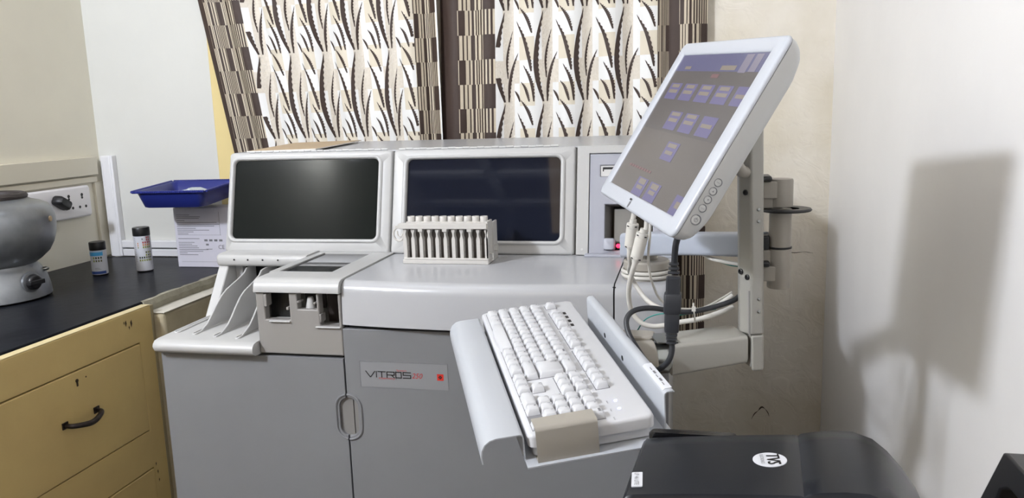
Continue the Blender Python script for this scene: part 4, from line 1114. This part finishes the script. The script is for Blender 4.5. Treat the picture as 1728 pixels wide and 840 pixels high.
b = MB(); b.tube([(-.0530, 1.225, -.155), (-0.0539, 1.2200, -0.1846), (-0.0552, 1.2300, -0.2048), (-0.0580, 1.2500, -0.2319), (-0.0576, 1.2600, -0.2531), (-0.0552, 1.2700, -0.2727), (-0.0503, 1.2900, -0.2948), (-0.0436, 1.3200, -0.3179), (-0.0261, 1.3300, -0.3365), (-0.0064, 1.3250, -0.3378), (0.0277, 1.3300, -0.3373), (0.0565, 1.3300, -0.3213), (0.0760, 1.3350, -0.3096)], .0021, 8)
b.build('cable_sheath', 'cable_white', t)
t = thing('earth_wire', 'thin green wire looping from the tray hinge to the black connector', 'wire', (-0.0863, 1.40, -0.4053))
b = MB(); b.tube([(-.088, 1.42, -.430), (-0.0863, 1.4000, -0.4053), (-0.0798, 1.3800, -0.3874), (-0.0694, 1.3600, -0.3686), (-0.0536, 1.3500, -0.3570), (-0.0342, 1.3400, -0.3507), (-0.0064, 1.3350, -0.3508), (.05, 1.33, -.338)], .0011, 6)
b.build('wire_sheath', 'cable_teal', t)
t = thing('power_cable', 'thick black power cable with a large inline connector looping below the monitor', 'cable', (-0.0104, 1.07, -0.17))
b = MB(); b.tube([(-.008, 1.066, -.158), (-0.0104, 1.0700, -0.1723), (-0.0137, 1.0900, -0.1895), (-0.0154, 1.1000, -0.2122), (-0.0161, 1.1000, -0.2290)], .0045, 12)
b.tube([(-0.0189, 1.1000, -0.3248), (-0.0180, 1.1000, -0.3404), (-0.0221, 1.1000, -0.3554), (-0.0313, 1.1050, -0.3680), (-0.0407, 1.1100, -0.3745), (-0.0543, 1.1300, -0.3709), (-0.0710, 1.1500, -0.3540), (-0.0837, 1.1700, -0.3382), (-0.0879, 1.1800, -0.3224), (-0.0823, 1.1900, -0.3118), (-0.0684, 1.2000, -0.3075), (-0.0466, 1.2200, -0.3111), (-0.0198, 1.2500, -0.3229), (0.0079, 1.2600, -0.3258), (0.0403, 1.2700, -0.3207), (0.0731, 1.2850, -0.3129), (.085, 1.306, -.310)], .0042, 12)
b.build('cable_sheath', 'rubber', t)
b = MB()
def cs(w, d, z, x, r=.003): return [V((x + u, 1.1 + v, z)) for u, v in rrect(-w, w, -d, d, min(r, w * .6), 3)]
b.loft([cs(.0085, .007, -.234, -.0165), cs(.0100, .009, -.236, -.0165), cs(.0100, .009, -.2575, -.0171), cs(.0112, .010, -.2580, -.0172), cs(.0120, .011, -.2600, -.0172), cs(.0120, .011, -.2845, -.0180), cs(.0112, .010, -.2862, -.0181)])
b.build('connector_socket', 'rubber', t, angle=40)
b = MB(); b.loft([cs(.0100, .009, -.2862, -.0181), cs(.0104, .0095, -.289, -.0182), cs(.0102, .0092, -.309, -.0186), cs(.0095, .008, -.3135, -.0187), cs(.006, .006, -.314, -.0188)])
b.build('connector_plug', 'rubber', t, angle=40)
b = MB()
for z, w in ((-.2165, .0066), (-.2225, .0074), (-.2285, .0082)): b.loft([cs(w, .006, z + .0016, -.0160), cs(w, .006, z - .0016, -.0161)])
for z, w in ((-.3185, .0082), (-.324, .0078), (-.3295, .0072)): b.loft([cs(w, .006, z + .0014, -.0188), cs(w, .006, z - .0014, -.0189)])
b.build('strain_relief', 'rubber', t, bevel=.0006)
t = thing('zip_tie', 'white zip tie clipping the white and black cables together left of the post', 'cable tie', (.0128, 1.27, -.322))
b = MB(); b.tube([(.0128, 1.2545, -.3190), (.0138, 1.2500, -.325), (.0146, 1.262, -.333), (.0150, 1.278, -.3430), (.0152, 1.300, -.3535), (.0152, 1.322, -.350), (.0140, 1.328, -.336), (.013, 1.30, -.322), (.0126, 1.27, -.3165)], .0014, 6, closed=True); b.box(.0098, .0160, 1.246, 1.252, -.3215, -.3150); b.build('tie_strap', 'cable_white', t)
t = thing('arm_cable', 'short white cable tucked under the upper arm beside the post', 'cable', (.06, 1.40, -.27))
b = MB(); b.tube([(.030, 1.436, -.2645), (0.0440, 1.4200, -0.2690), (0.0594, 1.4000, -0.2692), (0.0727, 1.3850, -0.2693), (0.0914, 1.3700, -0.2692), (0.1120, 1.3600, -0.2691)], .0034, 8); b.build('cable_sheath', 'cable_white', t)
b = MB(); b.tube([(.05, 1.415, -.2705), (0.0655, 1.4000, -0.2733), (0.0770, 1.3900, -0.2748), (0.0921, 1.3800, -0.2745), (0.1100, 1.3700, -0.2735)], .0016, 6); b.build('green_core', 'cable_teal', t)

# ================================================================== SIDE TABLE, PRINTER AND BLACK FRAME
t = thing('side_table', 'small wooden side table under the black printer by the right wall', 'table', (.17, .62, ZF))
b = MB(); b.box(-.045, .405, .30, .915, -.565, -.54); b.build('table_top', 'wood_table', t, bevel=.003)
for x in (-.03, .365):
    for y in (.315, .875):
        b = MB(); b.box(x, x + .025, y, y + .025, ZF, -.5655); b.build('leg', 'wood_table', t, bevel=.002)
b = MB(); b.box(-.005, .365, .32, .335, -.62, -.5655); b.box(-.005, .365, .88, .895, -.62, -.5655); b.build('apron_rail', 'wood_table', t, bevel=.002)

t = thing('label_printer', 'black label printer with round white logo below the keyboard tray at right', 'printer', (.1, .78, -.54))
prof = [(0, -.012), (.0015, -.005), (.005, -.0012), (.012, 0), (.05, .0035), (.10, .0070), (.150, .0100), (.1655, .0105), (.1685, .0095), (.172, .0122), (.185, .0150), (.205, .0172), (.225, .0168), (.245, .0095), (.262, -.0035), (.280, -.0220), (.297, -.0440), (.310, -.070), (.317, -.100), (.318, -.130)]
PZ = -.3705
def pp(u, v, z):
    """u along the printer, v 0 at the near edge .. 1 at the far edge"""
    x = (-.0598 + .0135 * v) + u; y = .722 + (.142 + .012 * u / .3) * v
    if u > .25: x -= (u - .25) * .12
    return V((x, y, PZ + z))
b = MB()
loops = []
for v, dz, sc in ((-.04, -.016, 1), (-.03, -.008, 1), (-.015, -.002, 1), (0, 0, 1), (.2, .001, 1), (.5, .0015, 1), (.8, .0006, 1), (.97, -.0004, 1), (1.0, -.003, 1), (1.012, -.008, 1)):
    top = [pp(u, v, z + dz) for u, z in prof]
    bot = [pp(u, v, -.135) for u in (.318, .2, .1, 0)]
    loops.append(top + bot[1:])
b.loft(loops); b.build('top_cover', 'printer_black', t, angle=35)
b = MB(); b.loft([[V((x, y, z)) for x, y in rrect(-.055 + i, .262 - i, .640 + i, .868 - i, .02, 5)] for z, i in ((-.5395, .004), (-.534, 0), (-.507, 0))])
b.loft([[V((x, y, z)) for x, y in rrect(-.058 + i, .255 - i, .628 + i, .720 - i, .012, 5)] for z, i in ((-.507, 0), (-.41, .0), (-.392, .004), (-.386, .010))]); b.build('lower_body', 'printer_gloss', t, angle=40)
b = MB(); b.loft([[V((x, y, z)) for x, y in rrect(-.040 + i, .06 - i, .8695, .884 - i, .006, 4)] for z, i in ((-.50, 0), (-.372, 0), (-.368, .003))]); b.build('rear_latch', 'printer_gloss', t, angle=40)
def ptop(u, v, h=.0006):
    z = 0
    for (a, za), (c, zc_) in zip(prof[:-1], prof[1:]):
        if a <= u <= c: z = za + (zc_ - za) * (u - a) / (c - a); break
    return pp(u, v, z + .0012 + h)
# round logo (reads from the left side of the printer)
Cl = ptop(.1385, .50, .0004); e1 = (ptop(.152, .50, .0004) - ptop(.124, .50, .0004)).normalized(); e2 = V((0, -1, 0)); e2 = (e2 - e1 * e2.dot(e1)).normalized(); nu = e2.cross(e1); nu = nu if nu.z > 0 else -nu
b = MB(); n = 40
b.loft([[Cl + (e1 * math.cos(2 * PI * i / n) + e2 * math.sin(2 * PI * i / n)) * r + nu * h for i in range(n)] for r, h in ((.0168, -.001), (.0168, .0004), (.0160, .0007))])
lg = b.build('round_logo', 'sticker', t, smooth=False)
b = MB(); [add_text(b, 'TVS', Cl + nu * .0011 + e1 * .0035 + e2 * o_, e2, e1, h=.0130, w=.0235, center=True) for o_ in (-.0006, 0, .0006)]; b.build('lettering', 'ink_black', lg, smooth=False)
b = MB(); add_text(b, 'ELECTRONICS', Cl + nu * .0011 - e1 * .0075, e2, e1, h=.0034, w=.0215, center=True); b.build('lettering', 'ink_grey', lg, smooth=False)
Cs = ptop(.0105, .205, .0002); e1s = (ptop(.022, .2, 0) - ptop(.008, .2, 0)).normalized()
b = MB(); b.loft([[Cs + e1s * x + V((.05, -1, 0)).normalized() * y + V((0, 0, h)) for x, y in rrect(-.0052, .0058, -.0155, .0155, .0012, 3)] for h in (-.0004, .0007)])
st = b.build('model_sticker', 'sticker', t, smooth=False)
b = MB(); add_text(b, 'LP 46 LITE', Cs + V((0, 0, .0011)), V((.05, -1, 0)), e1s, h=.0046, w=.026, center=True); b.build('lettering', 'ink_grey', st, smooth=False)

t = thing('equipment_stand', 'black angular plastic frame cut off at the bottom right corner', 'stand', (.3, .6, -.54))
def yz(u, v, d): return V((d, u, v))
outer = [(.35, -.309), (.727, -.309), (.734, -.3115), (.7375, -.3165), (.778, -.376), (.872, -.5395), (.835, -.5395), (.735, -.3475), (.72, -.3385), (.712, -.3365), (.385, -.3365), (.385, -.5395), (.35, -.5395)]
b = MB(); b.prism(outer, yz, .2755, .318); b.build('side_frame', 'black_plastic', t, bevel=.002)
b = MB(); b.prism(outer, yz, .372, .402); b.build('side_frame', 'black_plastic', t, bevel=.002)
b = MB(); b.box(.3185, .3715, .355, .38, -.335, -.312); b.box(.3185, .3715, .79, .83, -.5395, -.525); b.build('cross_bar', 'black_plastic', t, bevel=.002)

# ================================================================== LIGHT, CAMERA
def light(name, kind, loc, energy, color=(1, 1, 1), **k):
    d = bpy.data.lights.new(name, kind); d.energy = energy; d.color = color
    for a, v in k.items(): setattr(d, a, v)
    o = bpy.data.objects.new(name, d); COL.objects.link(o); o.location = loc; return o
for dy_ in (-.13, 0, .13): light('tube_lamp', 'POINT', (-1.93, -.22 + dy_, 1.07), 64, (.93, .985, 1.115), shadow_soft_size=.075)
light('overhead_fill_light', 'AREA', (-1.1, 1.35, 1.53), 8, (.93, .98, 1.06), shape='RECTANGLE', size=1.0, size_y=.6)  # unseen fill added to lift the upward-facing surfaces
l2 = light('warm_fill_light', 'AREA', (-.45, -1.5, 1.35), 6.5, (1, .74, .42), shape='RECTANGLE', size=1.0, size_y=.8)  # broad unseen warm fill matching the warm tone of the shaded sides
l2.rotation_euler = (math.radians(52), 0, 0)
w = bpy.data.worlds.new('World'); SC.world = w; w.use_nodes = True
w.node_tree.nodes['Background'].inputs[0].default_value = (.9, .95, 1, 1); w.node_tree.nodes['Background'].inputs[1].default_value = .15

cam = bpy.data.cameras.new('camera'); co = bpy.data.objects.new('camera', cam); COL.objects.link(co); SC.camera = co
yaw, pitch, roll = math.radians(12.5856), math.radians(9.9217), math.radians(-1.7767)
f = V((-math.sin(yaw) * math.cos(pitch), math.cos(yaw) * math.cos(pitch), -math.sin(pitch))); r = V((math.cos(yaw), math.sin(yaw), 0)); u = r.cross(f)
r2 = r * math.cos(roll) + u * math.sin(roll); u2 = -r * math.sin(roll) + u * math.cos(roll)
co.matrix_world = Matrix((r2, u2, -f)).transposed().to_4x4()
cam.sensor_width = 36.0; cam.lens = 1334.5 / 1728 * 36.0; cam.clip_start = .02

# everything above was authored relative to camera height: lift it so that the floor is z = 0
for o in list(COL.objects):
    if o.parent is None:
        m = o.matrix_basis.copy(); m.translation.z += ZC; o.matrix_basis = m

vs = SC.view_settings
vs.view_transform = 'Standard'; vs.look = 'None'; vs.exposure = 0.07; vs.gamma = 1.0; vs.use_curve_mapping = False
